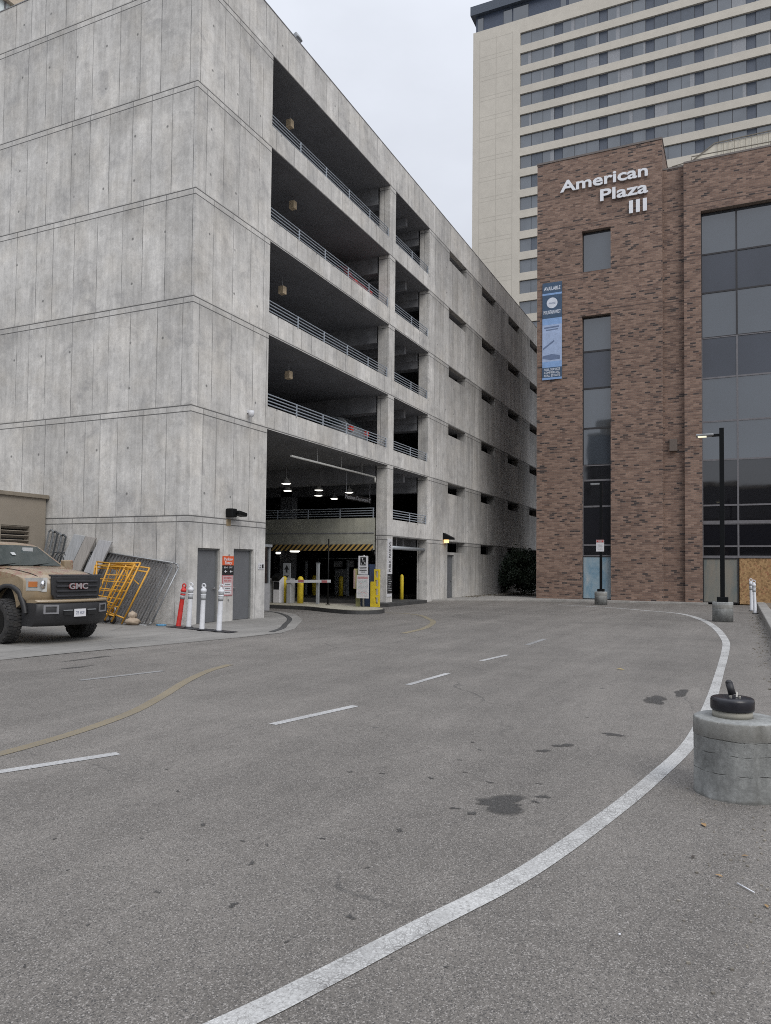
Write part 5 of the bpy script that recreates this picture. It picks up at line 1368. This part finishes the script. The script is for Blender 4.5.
# litter
def leaf(x, y, s, rz, col, lab):
    mb = MB(); P = [(-1, 0, 0), (-.5, .35, .12), (.1, .42, .16), (.8, .18, .06), (1.1, 0, 0), (.7, -.25, .10), (0, -.42, .22), (-.6, -.3, .1)]
    c = mb.bm.verts.new((x, y, .012)); q = Matrix.Rotation(rz, 3, 'Z')
    V = []
    for p in P:
        w = q @ Vector((p[0]*s, p[1]*s, p[2]*s)); V.append(mb.bm.verts.new((x+w.x, y+w.y, .008+w.z)))
    for i in range(8): mb.bm.faces.new((c, V[i], V[(i+1) % 8]))
    tag(mb.build('dry_leaf', simple('leaf_%d' % int(s*1e4+x*10), col, .8)), lab, 'leaf', 'dry leaves on the asphalt')
leaf(5.38, .22, .035, .4, (.30, .19, .09), 'curled tan leaf nearest the concrete pedestal')
leaf(4.53, .11, .022, 1.1, (.30, .19, .09), 'tan leaf just left of the white straw'); leaf(4.91, -.02, .020, 2., (.27, .17, .08), 'small tan leaf above the white straw at the right')
leaf(4.76, .25, .022, 2.7, (.05, .04, .035), 'dark crumpled leaf below the pedestal'); leaf(4.23, -.11, .02, .3, (.26, .17, .08), 'tan leaf below the white straw at the right edge')
leaf(13.02, 1.79, .07, 1.5, (.36, .27, .08), 'yellow leaf lying alone on the far asphalt')
stw = MB(); stw.cyl((4.46, .02, .010), (4.37, -.06, .010), .0035, n=8)
tag(stw.build('paper_straw', M['white']), 'short white straw lying on the asphalt at the right', 'litter')
pb = MB(); bmesh.ops.create_icosphere(pb.bm, subdivisions=2, radius=.006)
for v in pb.bm.verts: v.co = Vector((v.co.x*1.3+3.61, v.co.y+.50, v.co.z*.7+.008))
tag(pb.build('pebble', M['white']), 'tiny white pebble on the asphalt right of the white line', 'pebble')
gm_ = MB(); rr = random.Random(2)
for i in range(260):
    x = rr.uniform(3.2, 7.5); y = rr.gauss(-.25, .25)
    if y > .45: continue
    s = rr.uniform(.003, .008); gm_.obox((x, y, s*.6), (s*2, s*1.4, s), Matrix.Rotation(rr.uniform(0, 3), 3, 'Z'))
for i in range(500):
    x = rr.uniform(7, 38); y = rr.gauss(-.55, .12); s = rr.uniform(.006, .02)
    if y < -.69: continue
    gm_.obox((x, y, s*.5), (s*2, s*1.4, s), Matrix.Rotation(rr.uniform(0, 3), 3, 'Z'))
tag(gm_.build('loose_grit', simple('grit', (.22, .20, .17), .9, var=.5, scale=3.)), 'loose grit scattered along the right edge of the drive', 'grit', kind='stuff')

# ------------------------------------------------------------------ shrub
def shrub(loc, rx, ry, h, n, label):
    s_ = thing('evergreen_shrub', label, 'shrub', loc)
    rr = random.Random(int(loc[0]*10)); mb = MB()
    cl = []
    for i in range(70):
        a = rr.uniform(0, 6.28); r = math.sqrt(rr.random()); z = rr.uniform(.15, 1)
        k_ = (1-.35*z**3)
        cl.append(Vector((rx*r*k_*math.cos(a), ry*r*k_*math.sin(a), h*z*.92)))
    for i in range(n):
        c = rr.choice(cl); p = c+Vector((rr.gauss(0, .16), rr.gauss(0, .20), rr.gauss(0, .18)))
        p.z = max(p.z, .03); s = rr.uniform(.035, .075)
        d = Vector((rr.gauss(0, 1), rr.gauss(0, 1), rr.gauss(.2, .8))).normalized(); e = d.orthogonal().normalized(); e = Matrix.Rotation(rr.uniform(0, 6.28), 3, d) @ e; f_ = d.cross(e)
        mb.face([p-e*s*1.5, p+f_*s*.6, p+e*s*1.5, p-f_*s*.6], rr.choice((0, 0, 1)))
    mb.build('foliage', [simple('leaf_dark', (.016, .028, .016), .6, var=.4, scale=3.), simple('leaf_mid', (.035, .052, .028), .6, var=.3, scale=3.)], s_)
    mb = MB()
    for i in range(9):
        a = rr.uniform(0, 6.28); t = rr.choice(cl); mb.tube([(.1*math.cos(a), .1*math.sin(a), 0), tuple(t*.5+Vector((0, 0, .1))), tuple(t)], .02, 5)
    mb.build('stem', simple('bark', (.06, .045, .035), .9), s_)
shrub((47.6, 12.5, .08), 2.6, 1.1, 2.75, 22000, 'dark evergreen shrub in the corner between garage wall and brick building')
mb = MB(); rr = random.Random(8)
for i in range(900):
    x = rr.uniform(38.5, 48); y = 13.6-abs(rr.gauss(0, .5))-max(0, (x-44))*.12
    s = rr.uniform(.02, .05); a = rr.uniform(0, 3)
    mb.face([(x, y, .092), (x+s*math.cos(a), y+s*math.sin(a), .10+s*rr.random()), (x+s*math.cos(a+1.6), y+s*math.sin(a+1.6), .092)])
tag(mb.build('fallen_leaves', simple('fallen_leaf', (.09, .075, .05), .9)), 'fallen leaves and litter along the foot of the garage end wall', 'leaves', kind='stuff')

# ------------------------------------------------------------------ buildings behind the camera (seen mirrored in the glass)
def back_building(loc, sx, sy, h, label, mat, fl=3.6, hat=None):
    b = thing('office_block', label, 'office building', loc)
    mb = MB(); mb.wall(-sy/2, sy/2, 0, h, [(-sy/2+1, sy/2-1, 1.2+i*fl, 1.2+i*fl+1.9) for i in range(int((h-3)/fl))], lambda u, z, d: (sx/2-d, u, z), .4); mb.box(-sx/2, sx/2-.42, -sy/2, sy/2, 0, h-.3)
    mb.build('wall', mat, b)
    mb = MB(); mb.box(sx/2-.41, sx/2-.3, -sy/2+.5, sy/2-.5, .8, h-1); mb.build('window', M['gl_low'], b)
    mb = MB(); mb.box(-sx/2-.2, sx/2+.2, -sy/2-.2, sy/2+.2, h, h+.6)
    if hat: mb.prism([(-sx*.3, -sy*.3), (sx*.3, -sy*.3), (sx*.3, sy*.3), (-sx*.3, sy*.3)], h+.6, h+hat)
    mb.build('roof', M['beige'], b)
back_building((-112, 27, 0), 16, 13, 34, 'dark office tower across the street reflected in the strip window', simple('dark_cladding', (.10, .10, .11), .6), hat=5)
back_building((-75, -14, 0), 18, 60, 16.5, 'long low dark block behind the viewer reflected in the glass', simple('dark_cladding2', (.07, .07, .075), .6))
back_building((-105, -14.5, 0), 14, 11, 36, 'brown tower across the street reflected at the edge of the glass', simple('brown_cladding', (.16, .12, .10), .7), hat=6)

exec_left = True
# pale tower seen over the parapet: horizontal bands run along X
LY = 60.
mb = MB(); mb.box(20, 62, LY, LY+20, 0, 58.); mb.build('glass_wall', simple('pale_blue_glass', (.72, .80, .80), .2, var=.05), lt, world=True)
mb = MB()
for z in (38.5, 45.5, 52.5): mb.box(19, 62.4, LY-.5, LY-.01, z, z+2.15)
mb.build('band', simple('beige_band', (.50, .42, .33), .7), lt, world=True)
mb = MB(); xx = 20.
while xx < 62: mb.box(xx, xx+.12, LY-.12, LY-.011, 0, 58); xx += 1.6
mb.build('mullion', M['frame_g'], lt, world=True)

# ------------------------------------------------------------------ camera
cam = bpy.data.cameras.new('camera'); co = bpy.data.objects.new('camera', cam); COL.objects.link(co)
A = ((0.422990173477005, -0.9060699544655973, 0.010795867570666164), (0.039262413872230804, 0.0064236705922927646, -0.9992082862511936), (0.9052832573282348, 0.4230791581617226, 0.03829164308761466))
Mc = Matrix((A[0], [-v for v in A[1]], [-v for v in A[2]])).transposed().to_4x4(); Mc.translation = (0, 0, 1.65)
co.matrix_world = Mc
cam.sensor_fit = 'VERTICAL'; cam.sensor_height = 36; cam.sensor_width = 27.1; cam.lens = 757.29/1024*36; cam.shift_y = 26.25/1024
cam.clip_start = .05; cam.clip_end = 2000
sc.camera = co

# ------------------------------------------------------------------ light
SUN_EL, SUN_AZ = R(42), R(232)     # azimuth measured from +X counter-clockwise
w = bpy.data.worlds.new('World'); sc.world = w; w.use_nodes = True; nt = w.node_tree; nt.nodes.clear()
out = nt.nodes.new('ShaderNodeOutputWorld'); bg = nt.nodes.new('ShaderNodeBackground'); nt.links.new(bg.outputs[0], out.inputs[0])
sky = nt.nodes.new('ShaderNodeTexSky'); sky.sky_type = 'NISHITA'; sky.sun_disc = False; sky.sun_elevation = SUN_EL; sky.sun_rotation = R(90)-SUN_AZ
sky.air_density = 1.; sky.dust_density = 2.
tc = nt.nodes.new('ShaderNodeTexCoord'); sep = nt.nodes.new('ShaderNodeSeparateXYZ'); nt.links.new(tc.outputs['Generated'], sep.inputs[0])
zc = nt.nodes.new('ShaderNodeMath'); zc.operation = 'MAXIMUM'; nt.links.new(sep.outputs[2], zc.inputs[0]); zc.inputs[1].default_value = 0.
z3 = nt.nodes.new('ShaderNodeMath'); z3.operation = 'POWER'; nt.links.new(zc.outputs[0], z3.inputs[0]); z3.inputs[1].default_value = 3.
mr = nt.nodes.new('ShaderNodeMapRange'); nt.links.new(z3.outputs[0], mr.inputs[0]); mr.inputs[1].default_value = 0.; mr.inputs[2].default_value = 1.; mr.inputs[3].default_value = 6.4; mr.inputs[4].default_value = 19.
nz = nt.nodes.new('ShaderNodeTexNoise'); nz.inputs['Scale'].default_value = 2.2; nz.inputs['Detail'].default_value = 6.; nz.inputs['Roughness'].default_value = .55
mp = nt.nodes.new('ShaderNodeMapping'); mp.inputs['Scale'].default_value = (1, 1, 2.2); nt.links.new(tc.outputs['Generated'], mp.inputs[0]); nt.links.new(mp.outputs[0], nz.inputs[0])
m2 = nt.nodes.new('ShaderNodeMapRange'); nt.links.new(nz.outputs[0], m2.inputs[0]); m2.inputs[1].default_value = .3; m2.inputs[2].default_value = .7; m2.inputs[3].default_value = .90; m2.inputs[4].default_value = 1.08
mu = nt.nodes.new('ShaderNodeMath'); mu.operation = 'MULTIPLY'; nt.links.new(mr.outputs[0], mu.inputs[0]); nt.links.new(m2.outputs[0], mu.inputs[1])
cl = nt.nodes.new('ShaderNodeMix'); cl.data_type = 'RGBA'; cl.blend_type = 'MULTIPLY'; cl.inputs[0].default_value = 1.; cl.inputs[6].default_value = (.92, .965, 1.06, 1); nt.links.new(mu.outputs[0], cl.inputs[7])
mx = nt.nodes.new('ShaderNodeMix'); mx.data_type = 'RGBA'; mx.inputs[0].default_value = .94
nt.links.new(sky.outputs[0], mx.inputs[6]); nt.links.new(cl.outputs[2], mx.inputs[7]); nt.links.new(mx.outputs[2], bg.inputs[0]); bg.inputs[1].default_value = .10
sl = bpy.data.lights.new('sun', 'SUN'); sl.energy = 1.5; sl.angle = R(35); sl.color = (1., .96, .9)
so = bpy.data.objects.new('sun', sl); COL.objects.link(so)
d = Vector((math.cos(SUN_EL)*math.cos(SUN_AZ), math.cos(SUN_EL)*math.sin(SUN_AZ), math.sin(SUN_EL)))
so.rotation_euler = d.to_track_quat('Z', 'Y').to_euler()

for m_ in bpy.data.materials: m_.cycles.emission_sampling = 'NONE'
sc.render.engine = 'CYCLES'
sc.view_settings.view_transform = 'Standard'; sc.view_settings.look = 'None'; sc.view_settings.gamma = 1; sc.view_settings.exposure = .1
sc.view_settings.use_curve_mapping = False
sc.cycles.filter_width = 1.0
sc.cycles.max_bounces = 6; sc.cycles.diffuse_bounces = 4; sc.cycles.glossy_bounces = 3; sc.cycles.use_denoising = False
sc.cycles.sample_clamp_indirect = 8
